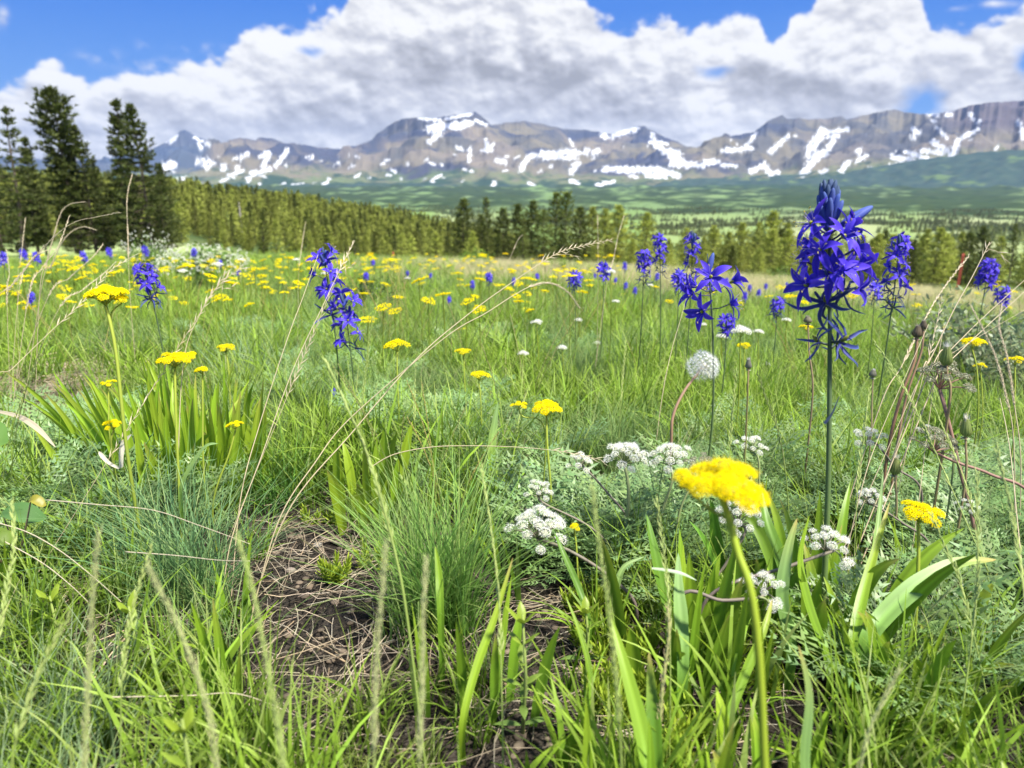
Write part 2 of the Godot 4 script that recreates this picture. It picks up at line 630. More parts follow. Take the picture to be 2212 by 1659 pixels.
const SNOW := [
	[[381, 292, 367, 308, 3], [371, 298, 358, 305, 3], [430, 311, 435, 322, 3], [419, 296, 451, 313, 2], [371, 357, 358, 362, 9], [444, 339, 423, 353, 3], [451, 346, 437, 358, 3], [461, 351, 446, 364, 3], [536, 331, 519, 341, 4], [580, 329, 562, 336, 4], [580, 336, 567, 358, 4], [620, 325, 604, 346, 4], [604, 346, 595, 358, 4], [583, 364, 559, 372, 4], [545, 376, 548, 374, 6], [486, 362, 482, 363, 5], [513, 362, 510, 362, 4], [524, 369, 493, 378, 3], [536, 386, 538, 385, 5], [400, 384, 385, 388, 4]],
	[[905, 254, 948, 259, 3], [928, 277, 955, 273, 9], [948, 289, 928, 306, 5], [955, 273, 1015, 266, 6], [962, 257, 1018, 245, 3], [1028, 259, 1049, 270, 3], [985, 278, 1000, 275, 3], [1015, 322, 1013, 345, 4], [1049, 304, 1053, 325, 4], [1039, 325, 1063, 324, 2], [987, 318, 998, 322, 3], [1066, 310, 1060, 318, 2]],
	[[1155, 336, 1152, 337, 6], [1169, 333, 1241, 327, 5], [1174, 341, 1241, 340, 3], [1138, 341, 1125, 367, 5], [1267, 325, 1265, 327, 6], [1280, 330, 1296, 325, 4], [1250, 329, 1252, 330, 4], [1230, 302, 1237, 315, 2], [1306, 294, 1304, 293, 6], [1325, 292, 1350, 284, 6], [1350, 283, 1373, 278, 6], [1409, 308, 1477, 353, 6], [1409, 288, 1412, 300, 4], [1449, 325, 1468, 333, 5], [1451, 354, 1491, 355, 6], [1425, 305, 1440, 312, 3]],
	[[1521, 350, 1549, 348, 5], [1499, 355, 1519, 359, 4], [1561, 325, 1622, 320, 4], [1611, 316, 1633, 288, 3], [1558, 357, 1589, 358, 3], [1303, 365, 1320, 364, 5], [1328, 365, 1409, 367, 6], [1409, 367, 1463, 378, 6], [1395, 379, 1437, 381, 4], [1420, 362, 1455, 372, 2], [1241, 358, 1234, 369, 5], [1233, 389, 1247, 397, 4], [1289, 399, 1325, 392, 3], [1145, 395, 1152, 404, 4], [1068, 395, 1064, 404, 4], [1073, 346, 1093, 350, 4], [1362, 379, 1376, 382, 3]],
	[[1702, 293, 1668, 324, 4], [1672, 321, 1664, 326, 5], [1831, 279, 1777, 287, 4], [1777, 285, 1749, 321, 8], [1800, 304, 1783, 329, 5], [1783, 329, 1747, 338, 7], [1766, 338, 1733, 374, 7], [1790, 295, 1812, 292, 4], [1623, 369, 1649, 355, 5], [1649, 355, 1665, 377, 5], [1677, 371, 1681, 374, 4], [1833, 349, 1817, 369, 5], [1850, 349, 1870, 335, 3], [1857, 325, 1854, 328, 5], [1881, 364, 1876, 365, 4], [1775, 371, 1784, 368, 4]],
	[[1973, 279, 1984, 285, 5], [1972, 296, 1976, 297, 5], [1920, 360, 1965, 355, 5], [1929, 338, 1965, 346, 5], [1957, 327, 2007, 346, 5], [1968, 350, 2055, 341, 4], [2013, 304, 2055, 332, 5], [2069, 304, 2055, 338, 6], [2069, 302, 2111, 279, 4], [2032, 285, 2046, 299, 3], [2004, 245, 2024, 250, 4], [2046, 248, 2052, 247, 4], [2094, 245, 2097, 249, 4], [2099, 257, 2104, 258, 3], [2111, 265, 2118, 260, 3], [2021, 275, 2026, 276, 3], [2013, 261, 2018, 263, 3], [2200, 265, 2210, 296, 5], [1990, 325, 2035, 330, 4], [2150, 322, 2156, 316, 2]]]
var snow_at := PackedFloat32Array()


func interp(list: Array, x: float) -> float:
	for k in range(1, list.size()):
		if x < list[k][0]:
			return lerpf(list[k - 1][1], list[k][1], clampf((x - list[k - 1][0]) / float(list[k][0] - list[k - 1][0]), 0, 1))
	return list[-1][1]


func stamp(u0: float, v0: float, u1: float, v1: float, w: float) -> void:
	var a := Vector2(u0, v0)
	var b := Vector2(u1, v1)
	for y in range(int(minf(v0, v1) - w - 4), int(maxf(v0, v1) + w + 5)):
		for x in range(int(minf(u0, u1) - w - 4), int(maxf(u0, u1) + w + 5)):
			if x < 0 or x >= 2260 or y < 200 or y >= 460:
				continue
			var p := Vector2(x, y)
			var d := p.distance_to(Geometry2D.get_closest_point_to_segment(p, a, b))
			d += nz.get_noise_2d(x * 0.07, y * 0.13) * (w * 0.9 + 1.0) + nz.get_noise_2d(x * 0.27 + y * 0.2, y * 0.3) * (w * 0.6 + 0.8)
			var k := clampf((w - d) * 0.8 + 0.5, 0, 1)
			var n := (y - 200) * 2260 + x
			snow_at[n] = maxf(snow_at[n], k)


func build_mountains() -> void:
	snow_at.resize(2260 * 260)
	for block in SNOW:
		for s in block:
			stamp(s[0], s[1], s[2], s[3], s[4] * 1.0 + 0.4)
	for k in 62:
		var u := rnd(470, 1250)
		var v := rnd(335, 402)
		var w := 0.9 + 2.2 * pow(rng.randf(), 2.0)
		var l := rnd(2.0, 14.0) * (1.0 if rng.randf() < 0.7 else -1.0)
		stamp(u, v, u + l, v - absf(l) * rnd(0.1, 0.6), w)
	for k in 18:
		var u := rnd(1250, 2212)
		var v := rnd(290, 372)
		stamp(u, v, u + rnd(-6, 6), v + rnd(-3, 4), rnd(0.8, 2.0))
	var b := MB.new()
	var rows := 150
	var back := 12
	var cols := 0
	var a := -44.0
	while a < 44.0:
		var s := sin(deg_to_rad(a))
		var q := -cos(deg_to_rad(a))
		var dirc := cam_t.basis.inverse() * Vector3(s, 0.07, q)
		var u := 1106.0 + F * dirc.x / -dirc.z
		var v := interp(SKYLINE, u) + 2.0 * nz.get_noise_2d(u * 0.05, 3.0) + 0.8 * nz.get_noise_2d(u * 0.2, 8.0)
		var w := at(u, v, 1.0) - cam_t.origin
		var top := w.y / Vector2(w.x, w.z).length()
		var broad := 0.0
		for du in [-90.0, -45.0, 0.0, 45.0, 90.0]:
			broad += interp(SKYLINE, u + du) * 0.2
		w = at(u, broad + 3.0, 1.0) - cam_t.origin
		var low_top := w.y / Vector2(w.x, w.z).length()
		# the far pyramid on the left and the notch right of the middle lie deeper than their neighbours
		var r1 := 10200.0 + 3600.0 * smoothstep(500.0, 430.0, u) + 900.0 * sin(u * 0.011) + 700.0 * exp(-pow((u - 1500.0) / 90.0, 2.0)) + 500.0 * nz.get_noise_2d(u * 0.012, 1.0)
		var r0 := 6850.0
		for k in rows + back:
			var t := float(k) / (rows - 1)
			var r := lerpf(r0, r1, t)
			var x := s * r
			var z := q * r
			var rise := pow(clampf(t, 0, 1), 0.92)
			var e := lerpf(-0.0100, lerpf(low_top, top, smoothstep(0.84, 1.0, t)), rise)
			var env := 4.0 * clampf(t * (1.0 - t), 0, 1)
			var ridge := nz2.get_noise_2d(x * 0.00042 + z * 0.00022, z * 0.00042 - x * 0.00012)
			var fine := nz2.get_noise_2d(x * 0.0013 + z * 0.0007, z * 0.0014 + 7.0)
			var y := 0.5 + e * r + env * (ridge * 150.0 + fine * lerpf(34.0, 14.0, smoothstep(1640.0, 1760.0, u)) + nz.get_noise_2d(x * 0.0009, z * 0.0009) * 150.0)
			# cliff bands: the slope is stepped below the crest
			var hgt := y / 120.0
			y += env * 7.0 * sin(hgt * TAU + 3.0 * fine)
			if t > 1.0:
				y = 0.5 + top * r1 - (r - r1) * 0.55
			b.v.append(Vector3(x, y, z))
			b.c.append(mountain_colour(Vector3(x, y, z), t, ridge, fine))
		cols += 1
		a += 0.055
	var n := rows + back
	for j in cols - 1:
		for k in n - 1:
			var p := j * n + k
			b.i.append(p); b.i.append(p + 1); b.i.append(p + n + 1)
			b.i.append(p); b.i.append(p + n + 1); b.i.append(p + n)
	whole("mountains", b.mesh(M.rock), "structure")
	# a nearer forested foothill on the right and the low wooded swell under the range
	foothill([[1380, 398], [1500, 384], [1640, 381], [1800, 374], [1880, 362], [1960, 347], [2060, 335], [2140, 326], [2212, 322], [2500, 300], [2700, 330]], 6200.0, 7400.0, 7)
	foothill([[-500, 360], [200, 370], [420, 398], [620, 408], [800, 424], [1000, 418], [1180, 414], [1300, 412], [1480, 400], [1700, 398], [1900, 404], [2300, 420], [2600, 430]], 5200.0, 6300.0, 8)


func mountain_colour(p: Vector3, t: float, ridge: float, fine: float) -> Color:
	var f := uv_of(p)
	var u := f.x
	var v := f.y
	var n := nz.get_noise_2d(p.x * 0.0016, p.z * 0.0016)
	var m := nz.get_noise_2d(p.x * 0.0005 + 4.0, p.y * 0.004)
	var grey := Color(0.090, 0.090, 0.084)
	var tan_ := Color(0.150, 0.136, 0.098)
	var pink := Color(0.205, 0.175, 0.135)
	var slate := Color(0.042, 0.050, 0.078)  # cliff rock, and the painted blue shade of clouds on the tan slopes
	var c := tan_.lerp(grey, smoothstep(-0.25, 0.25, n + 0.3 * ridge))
	c = c.lerp(slate, smoothstep(-0.02, 0.25, m + 0.35 * fine) * lerpf(0.9, 0.45, smoothstep(1640.0, 1760.0, u)))  # cloud shade put into the rock colour as blue-grey patches
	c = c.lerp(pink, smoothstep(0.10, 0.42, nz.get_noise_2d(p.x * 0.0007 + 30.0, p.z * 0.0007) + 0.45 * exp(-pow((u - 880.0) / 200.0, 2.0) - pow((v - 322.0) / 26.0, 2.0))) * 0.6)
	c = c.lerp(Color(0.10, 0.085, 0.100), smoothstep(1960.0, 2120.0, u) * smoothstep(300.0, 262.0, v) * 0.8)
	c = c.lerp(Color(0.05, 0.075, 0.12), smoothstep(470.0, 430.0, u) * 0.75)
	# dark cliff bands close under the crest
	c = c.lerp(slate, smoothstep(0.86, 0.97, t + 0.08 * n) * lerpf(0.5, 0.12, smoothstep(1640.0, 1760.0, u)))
	# grass, then forest, on the lower slopes
	var low := v + 26.0 * n + 14.0 * fine
	var line := interp([[0, 388], [450, 384], [800, 376], [1050, 376], [1250, 386], [1450, 384], [1600, 386], [1900, 358], [2212, 322]], u)
	var green := Color(0.10, 0.14, 0.055).lerp(Color(0.17, 0.16, 0.095), clampf(n * 2.0 + 0.4, 0, 1))
	c = c.lerp(green, smoothstep(line - 18.0, line + 2.0, low) * 0.85)
	c = c.lerp(Color(0.028, 0.055, 0.032), smoothstep(line - 2.0, line + 26.0, low + 36.0 * nz.get_noise_2d(p.x * 0.003, p.z * 0.003)))
	var x := int(u)
	var y := int(v) - 200
	if x >= 0 and x < 2260 and y >= 0 and y < 260:
		var k := snow_at[y * 2260 + x]
		c = c.lerp(Color(0.56, 0.58, 0.60), k)
	return c


func foothill(line: Array, r0: float, r1: float, seed_: int) -> void:
	var b := MB.new()
	var rows := 40
	var cols := 0
	var a := -44.0
	while a < 44.0:
		var s := sin(deg_to_rad(a))
		var q := -cos(deg_to_rad(a))
		var dirc := cam_t.basis.inverse() * Vector3(s, 0.0, q)
		var u := 1106.0 + F * dirc.x / -dirc.z
		var w := at(u, interp(line, u) + 3.0 * nz.get_noise_2d(u * 0.03, seed_), 1.0) - cam_t.origin
		var top := w.y / Vector2(w.x, w.z).length()
		for k in rows:
			var t := float(k) / (rows - 9)
			var r := lerpf(r0, r1, t)
			var x := s * r
			var z := q * r
			var low := -0.030 if r0 < 6000.0 else -0.016
			var y := 0.5 + lerpf(low, top, pow(clampf(t, 0, 1), 0.8)) * r + 4.0 * clampf(t * (1.0 - t), 0, 1) * nz2.get_noise_2d(x * 0.0013, z * 0.0013 + seed_) * 34.0
			if t > 1.0:
				y = 0.5 + top * r1 - (r - r1) * 0.35
			b.v.append(Vector3(x, y, z))
			var n := nz.get_noise_2d(x * 0.0022, z * 0.0022 + seed_)
			var f := nz.get_noise_2d(x * 0.009, z * 0.009)
			var wood := (Color(0.030, 0.058, 0.050) if r0 > 6000.0 else Color(0.024, 0.050, 0.032)).lerp(Color(0.055, 0.085, 0.062) if r0 > 6000.0 else Color(0.045, 0.075, 0.038), clampf(f + 0.5, 0, 1))  # right foothill: blue of haze and cloud shade mixed into the forest colour
			var clear := Color(0.12, 0.185, 0.055)
			var k2 := smoothstep(0.32, 0.55, n + 0.35 * f) * 0.35 if r0 < 6000.0 else smoothstep(0.36, 0.5, n + 0.2 * f) * 0.6
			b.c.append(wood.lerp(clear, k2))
		cols += 1
		a += 0.18
	for j in cols - 1:
		for k in rows - 1:
			var p := j * rows + k
			b.i.append(p); b.i.append(p + 1); b.i.append(p + rows + 1)
			b.i.append(p); b.i.append(p + rows + 1); b.i.append(p + rows)
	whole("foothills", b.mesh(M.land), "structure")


# ---------------------------------------------------------------- trees
# profile: [share of height from the tip, share of the greatest radius] pairs
const PROFILES := {
	"bulb": [[0.0, 0.10], [0.06, 0.45], [0.15, 0.85], [0.28, 1.0], [0.42, 0.80], [0.52, 0.55], [0.66, 0.70], [0.85, 0.75], [1.0, 0.5]],
	"cone": [[0.0, 0.05], [0.10, 0.22], [0.3, 0.50], [0.55, 0.80], [0.8, 1.0], [0.93, 0.9], [1.0, 0.6]],
	"ragged": [[0.0, 0.08], [0.08, 0.30], [0.2, 0.42], [0.32, 0.75], [0.42, 0.50], [0.55, 0.85], [0.75, 1.0], [1.0, 0.7]],
	"broad": [[0.0, 0.15], [0.08, 0.42], [0.2, 0.68], [0.4, 0.90], [0.65, 1.0], [0.9, 0.85], [1.0, 0.5]],
	"sparse": [[0.0, 0.1], [0.15, 0.4], [0.3, 0.3], [0.45, 0.8], [0.6, 0.5], [0.8, 1.0], [1.0, 0.4]]}


# crown and trunk meshes of a conifer one unit high and one unit in greatest radius
func conifer(profile: String, seed_: int, whorls: int, arms: int, tufts: int, blades: int, size: float, tone: Color, bare: float, wide: float) -> Array:
	var g := RandomNumberGenerator.new()
	g.seed = seed_
	var crown := MB.new()
	var wood := MB.new()
	var lean := Vector3(g.randf_range(-0.02, 0.02), 0, g.randf_range(-0.02, 0.02))
	var pts := PackedVector3Array()
	for k in 7:
		var t := k / 6.0
		pts.append(Vector3(lean.x * t * t * 2.0 + 0.006 * sin(t * 9.0 + seed_), t * 0.985 - 0.02, lean.z * t * t * 2.0))
	wood.tube(pts, taper(7, 0.016, 0.002), 7, Color(0.11, 0.09, 0.075), Color(0.14, 0.11, 0.08))
	for w in whorls:
		var t := (w + g.randf_range(-0.3, 0.3)) / whorls * (1.0 - bare)
		t = clampf(t, 0.004, 0.98)
		var reach: float = interp(PROFILES[profile], t / (1.0 - bare)) * wide
		var base := pts[0].lerp(pts[6], 1.0 - t)
		var yaw := g.randf() * TAU
		for n in arms:
			if g.randf() < 0.12:
				continue
			var az := yaw + TAU * n / arms + g.randf_range(-0.35, 0.35)
			var l := reach * g.randf_range(0.55, 1.12)
			var rise := lerpf(0.75, -0.10, smoothstep(0.0, 0.5, t)) + g.randf_range(-0.15, 0.15)
			var out := Vector3(cos(az), rise, sin(az)).normalized()
			var tip := base + out * l + Vector3(0, l * 0.10, 0)
			var mid := base.lerp(tip, 0.5) - Vector3(0, l * 0.06, 0)
			if tufts > 3:
				wood.tube(PackedVector3Array([base, mid, tip]), PackedFloat32Array([0.0035 * (0.4 + t), 0.0025 * (0.4 + t), 0.0006]), 3, Color(0.10, 0.08, 0.06), Color(0.10, 0.085, 0.05), false)
			var shade := tone * g.randf_range(0.72, 1.3)
			var many := maxi(2, int(round(tufts * (0.35 + l / maxf(wide, 0.001)))))
			for k in many:
				var f := 0.25 + 0.78 * (k + g.randf()) / many
				var c := base.lerp(mid, f * 2.0) if f < 0.5 else mid.lerp(tip, f * 2.0 - 1.0)
				c += Vector3(g.randf_range(-1, 1), g.randf_range(-0.4, 0.6), g.randf_range(-1, 1)) * size * 0.55
				for b in blades:
					var d := (out * 0.7 + Vector3(g.randf_range(-1, 1), g.randf_range(-0.35, 1.0), g.randf_range(-1, 1))).normalized()
					var s := d.cross(Vector3(g.randf_range(-1, 1), g.randf_range(-1, 1), g.randf_range(-1, 1))).normalized()
					var e := size * g.randf_range(0.7, 1.35)
					var col := shade * g.randf_range(0.65, 1.35)
					crown.tri(c - s * e * 0.17, c + d * e, c + s * e * 0.17, Color(col.r, col.g, col.b))
	# dead lower limbs on a bare bole
	if bare > 0.1:
		for k in 16:
			var y := g.randf_range(0.05, bare)
			var az := g.randf() * TAU
			var p := pts[0].lerp(pts[6], y)
			var l := g.randf_range(0.03, 0.09)
			wood.tube(PackedVector3Array([p, p + Vector3(cos(az) * l, -l * 0.15, sin(az) * l)]), PackedFloat32Array([0.002, 0.0007]), 3, Color(0.2, 0.18, 0.16), Color(0.22, 0.2, 0.18), false)
	return [crown.mesh(M.needles, false), wood.mesh(M.bark)]


func plant_tree(called: String, kit: Array, pos: Vector3, h: float, label: String, group: String, spin := -1.0) -> Node3D:
	var o := thing(called, label, "tree", pos, group)
	o.rotation.y = rnd(0, TAU) if spin < 0 else spin
	var t := Transform3D(Basis.from_scale(Vector3(h, h, h)), Vector3.ZERO)
	part("crown", kit[0], o, t)
	part("trunk", kit[1], o, t)
	return o


# a tree whose tip is at (u, v) and whose distance along the view is d
func tree_at(called: String, u: float, v: float, d: float, kit: Array, label: String, group: String) -> Node3D:
	var top := at(u, v, d)
	var base := on_ground(top)
	return plant_tree(called, kit, base - Vector3(0, 0.1, 0), top.y - base.y + 0.1, label, group)


var words := ["nearest", "second nearest", "third nearest", "fourth nearest", "fifth nearest", "sixth nearest", "seventh nearest", "eighth nearest", "ninth nearest", "tenth nearest", "eleventh nearest", "twelfth nearest", "thirteenth nearest", "fourteenth nearest", "fifteenth nearest", "sixteenth nearest", "seventeenth nearest", "eighteenth nearest", "nineteenth nearest", "twentieth nearest"]
const TENS := ["", "", "twenty", "thirty", "forty", "fifty", "sixty", "seventy", "eighty", "ninety"]
const ONES := ["", "first", "second", "third", "fourth", "fifth", "sixth", "seventh", "eighth", "ninth"]


func ordinal(k: int) -> String:
	if k < words.size():
		return words[k]
	var n := k + 1
	if n >= 100:
		return "hundred and " + ordinal(n - 101)
	if n % 10 == 0:
		return TENS[n / 10].trim_suffix("y") + "ieth nearest"
	return TENS[n / 10] + "-" + ONES[n % 10] + " nearest"


# labels for scattered things: what, then the rank by distance on one side of the nearest landmark. items: [node, u, v, what]
func rank_labels(items: Array, marks: Array) -> void:
	var rows := {}
	for it in items:
		var best = marks[0]
		var near := INF
		for m in marks:
			var d := Vector2(it[1] - m[0], (it[2] - m[1]) * 2.0).length()
			if d < near:
				near = d
				best = m
		var dx: float = it[1] - best[0]
		var dy: float = (it[2] - best[1]) * 2.0
		var way := ("right of" if dx > 0 else "left of") if absf(dx) > absf(dy) else ("in front of" if dy > 0 else "behind")
		var key: String = it[3] + "|" + way + " " + best[2]
		if not rows.has(key):
			rows[key] = []
		rows[key].append([near, it[0]])
	for key in rows:
		var list: Array = rows[key]
		list.sort_custom(func(a, b): return a[0] < b[0])
		for k in list.size():
			var bits: PackedStringArray = key.split("|")
			list[k][1].set_meta("label", "%s, %s %s" % [bits[0], ordinal(k), bits[1]])


func grey(k: float) -> Color:
	return Color(k, k, k)


func build_trees() -> void:
	var dark := Color(0.084, 0.105, 0.030)
	var mid := Color(0.115, 0.142, 0.034)
	var olive := Color(0.310, 0.345, 0.072)
	# tall pines close on the left
	var bulb := conifer("bulb", 101, 34, 6, 8, 9, 0.026, dark, 0.20, 0.155)
	var ragged := conifer("ragged", 102, 30, 6, 7, 9, 0.026, dark, 0.10, 0.125)
	var cone := conifer("cone", 103, 34, 6, 8, 9, 0.026, dark, 0.06, 0.24)
	var sparse := conifer("ragged", 104, 22, 5, 5, 9, 0.026, dark, 0.15, 0.16)
	tree_at("pine_tree", 118, 184, 47, bulb, "tallest dark pine with a rounded top and a bare grey lower trunk", "tall pines at the meadow edge")
	tree_at("pine_tree", 236, 210, 49, ragged, "ragged dark pine with gaps in its crown, between the tallest and the broad one", "tall pines at the meadow edge")
	tree_at("pine_tree", 291, 220, 45, cone, "broad full dark pine nearest to the open slope of young forest", "tall pines at the meadow edge")
	tree_at("pine_tree", 171, 270, 48, cone, "shorter dark pine tucked against the tallest pine's trunk", "tall pines at the meadow edge")
	tree_at("pine_tree", 3, 225, 44, sparse, "thin dark pine cut by the left edge of the view", "tall pines at the meadow edge")
	tree_at("pine_tree", 42, 292, 46, ragged, "dark pine standing just right of the thin one at the left edge", "tall pines at the meadow edge")
	tree_at("pine_tree", 76, 395, 50, bulb, "low dark pine filling the gap left of the tallest pine", "tall pines at the meadow edge")
	tree_at("pine_tree", 335, 350, 52, cone, "small dark pine at the right foot of the broad full pine", "tall pines at the meadow edge")
	tree_at("pine_tree", 205, 340, 53, ragged, "half-height dark pine in front of the ragged pine's foot", "tall pines at the meadow edge")
	tree_at("pine_tree", 145, 420, 55, cone, "lowest dark pine below the tallest pine's crown", "tall pines at the meadow edge")
	tree_at("pine_tree", 265, 385, 55, cone, "half-height dark pine between the ragged pine and the broad one", "tall pines at the meadow edge")
	tree_at("pine_tree", -45, 250, 50, cone, "dark pine half outside the view at the far left", "tall pines at the meadow edge")
	# sunlit trees seen through them
	var young: Array = []
	young.append(conifer("cone", 201, 22, 6, 3, 5, 0.055, olive, 0.02, 0.19))
	young.append(conifer("cone", 202, 24, 6, 3, 5, 0.050, olive * 0.62, 0.02, 0.15))
	young.append(conifer("broad", 203, 20, 6, 3, 5, 0.060, olive * 1.2, 0.02, 0.22))
	young.append(conifer("ragged", 204, 22, 5, 3, 5, 0.055, olive * 0.5, 0.04, 0.17))
	young.append(conifer("cone", 205, 26, 5, 3, 5, 0.045, mid * 0.85, 0.02, 0.12))
	young.append(conifer("broad", 206, 20, 6, 3, 5, 0.060, olive * 0.95, 0.03, 0.16))
	var looks := ["even olive pine", "slim olive pine", "broad yellow-olive pine", "ragged olive pine", "narrow dark spruce", "round-headed olive pine"]
	var items: Array = []
	# right-hand group at the edge of the meadow and the line that runs on behind the flowers
	var near_: Array = []
	near_.append(conifer("ragged", 301, 32, 6, 5, 6, 0.034, mid * 1.35, 0.05, 0.30))
	near_.append(conifer("cone", 302, 38, 8, 5, 6, 0.036, olive * 1.1, 0.02, 0.33))
	near_.append(conifer("sparse", 303, 22, 4, 4, 5, 0.036, mid, 0.3, 0.14))
	near_.append(conifer("ragged", 304, 36, 7, 5, 6, 0.036, mid * 0.9, 0.04, 0.26))
	near_.append(conifer("cone", 305, 38, 8, 5, 6, 0.036, olive * 1.3, 0.02, 0.38))
	var seen := ["broad dark olive pine", "olive pine with an even cone", "thin half-bare dark pine", "ragged dark olive pine", "yellow-olive conical pine"]
	for r in [[998, 428, 92, 3], [1052, 424, 95, 2], [1040, 462, 92, 3], [1088, 448, 93, 3], [1122, 440, 95, 3], [1148, 432, 97, 3], [1201, 413, 94, 0], [1224, 412, 92, 0], [1176, 452, 90, 0], [1252, 446, 93, 3], [1281, 445, 96, 1], [1310, 449, 94, 1], [1335, 442, 95, 4], [1398, 458, 93, 4], [1445, 515, 92, 1], [1484, 492, 96, 4], [1545, 486, 100, 4], [1520, 510, 95, 1], [1575, 500, 98, 1], [1604, 480, 100, 4], [1640, 478, 102, 1], [1672, 455, 96, 4], [1702, 480, 98, 1], [1730, 505, 100, 4], [1762, 500, 96, 1], [1890, 512, 108, 1], [1915, 498, 110, 3], [1862, 508, 112, 3], [1938, 505, 112, 1], [1998, 505, 108, 4], [1965, 515, 112, 1], [2055, 512, 118, 4], [2082, 500, 120, 1], [2130, 488, 120, 3], [2200, 482, 105, 2], [2165, 510, 118, 4], [2238, 500, 110, 1], [1020, 500, 88, 4], [1075, 505, 90, 3], [1130, 495, 88, 0], [1215, 500, 88, 3], [1290, 510, 88, 1], [1365, 515, 92, 4]]:
		var o := tree_at("pine_tree", r[0], r[1], r[2], near_[r[3]], "", "pines below the meadow edge")
		items.append([o, r[0], r[1], seen[r[3]]])
	for k in 30:
		var u := rnd(1425, 2230)
		var v := rnd(490, 535)
		var o := tree_at("pine_tree", u, v, rnd(78, 118), near_[[1, 4, 4, 3][k % 4]], "", "pines below the meadow edge")
		items.append([o, u, v, seen[[1, 4, 4, 3][k % 4]]])
	# the wooded slope: trees are set by chance, kept apart, the ones that show largest are things of their own
	var taken := {}
	var spots_: Array = []
	var tries := 0
	while spots_.size() < 2100 and tries < 24000:
		tries += 1
		var az := rnd(-36.0, 1.5)
		var r := sqrt(rnd(86.0 * 86.0, 380.0 * 380.0))
		if az > -5.0 and r < 120.0:
			continue
		if az < -20.0 and r > 230.0 and rng.randf() < 0.5:
			continue
		var p := Vector3(sin(deg_to_rad(az)) * r, 0, -cos(deg_to_rad(az)) * r)
		var cell := Vector2i(int(p.x / 3.3), int(p.z / 3.3))
		if taken.has(cell):
			continue
		if nz.get_noise_2d(p.x * 0.02, p.z * 0.02 + 3.0) > 0.36:
			continue
		taken[cell] = true
		p = on_ground(p)
		var kind: int = [0, 1, 2, 3, 4, 5, 0, 1][rng.randi() % 8]
		var h := rnd(4.2, 7.6) * (1.12 if kind == 4 else 1.0) * (0.72 + 0.38 * smoothstep(80.0, 260.0, r)) * (1.0 + 0.22 * nz.get_noise_2d(p.x * 0.05, p.z * 0.05))
		var top := uv_of(p + Vector3(0, h, 0))
		spots_.append([p, h, kind, top.x, top.y, h / r])
	spots_.sort_custom(func(m, n): return m[5] > n[5])
	var rest: Array = [[], [], [], [], [], []]
	var tints: Array = [[], [], [], [], [], []]
	var own := 0
	for s in spots_:
		if own < 200 and s[3] > -40 and s[3] < 2250:
			own += 1
			var o := plant_tree("pine_tree", young[s[2]], s[0] - Vector3(0, 0.15, 0), s[1], "", "young pines on the wooded slope")
			items.append([o, s[3], s[4], looks[s[2]] + " on the slope"])
		else:
			rest[s[2]].append(Transform3D(Basis(Vector3.UP, rnd(0, TAU)).scaled(Vector3(s[1], s[1], s[1])), s[0] - Vector3(0, 0.15, 0)))
			tints[s[2]].append(grey(rnd(0.85, 1.15)))
	for k in 6:
		stuff("forest", "dense young pines higher up the wooded slope", young[k][0], rest[k], tints[k])
	rank_labels(items, [[291, 450, "the broad pine"], [450, 420, "the upright grass head"], [520, 470, "the grey dead tree"], [640, 430, "the slope's skyline notch"], [750, 450, "the slope's middle"], [880, 480, "the slope's low end"], [998, 450, "the dark edge pine"], [1052, 440, "the half-bare pine"], [1212, 430, "the two tallest middle pines"], [1398, 470, "the lone yellow pine"], [1545, 500, "the star flowered camas"], [1672, 470, "the tall yellow pine"], [1785, 470, "the tall camas"], [1945, 520, "the open camas"], [2138, 540, "the red post"], [120, 300, "the tallest pine"]])
	# the snag among the young trees
	var snag := thing("dead_tree", "pale grey dead tree standing among the young pines near the slope's left end", "tree", on_ground(at(520, 480, 118)))
	var b := MB.new()
	b.tube(PackedVector3Array([Vector3(0, -0.2, 0), Vector3(0.1, 3, 0), Vector3(0.0, 6.3, 0.1)]), PackedFloat32Array([0.16, 0.1, 0.02]), 6, Color(0.36, 0.33, 0.30), Color(0.40, 0.37, 0.34))
	part("trunk", b.mesh(M.bark), snag)
	b = MB.new()
	for k in 40:
		var y := rnd(1.0, 6.0)
		var az := rnd(0, TAU)
		var l := rnd(0.3, 1.1) * (1.15 - y / 7.0)
		b.tube(PackedVector3Array([Vector3(0, y, 0), Vector3(cos(az) * l, y - 0.1, sin(az) * l)]), PackedFloat32Array([0.03, 0.008]), 3, Color(0.35, 0.32, 0.30), Color(0.38, 0.35, 0.33), false)
	part("branches", b.mesh(M.bark), snag)


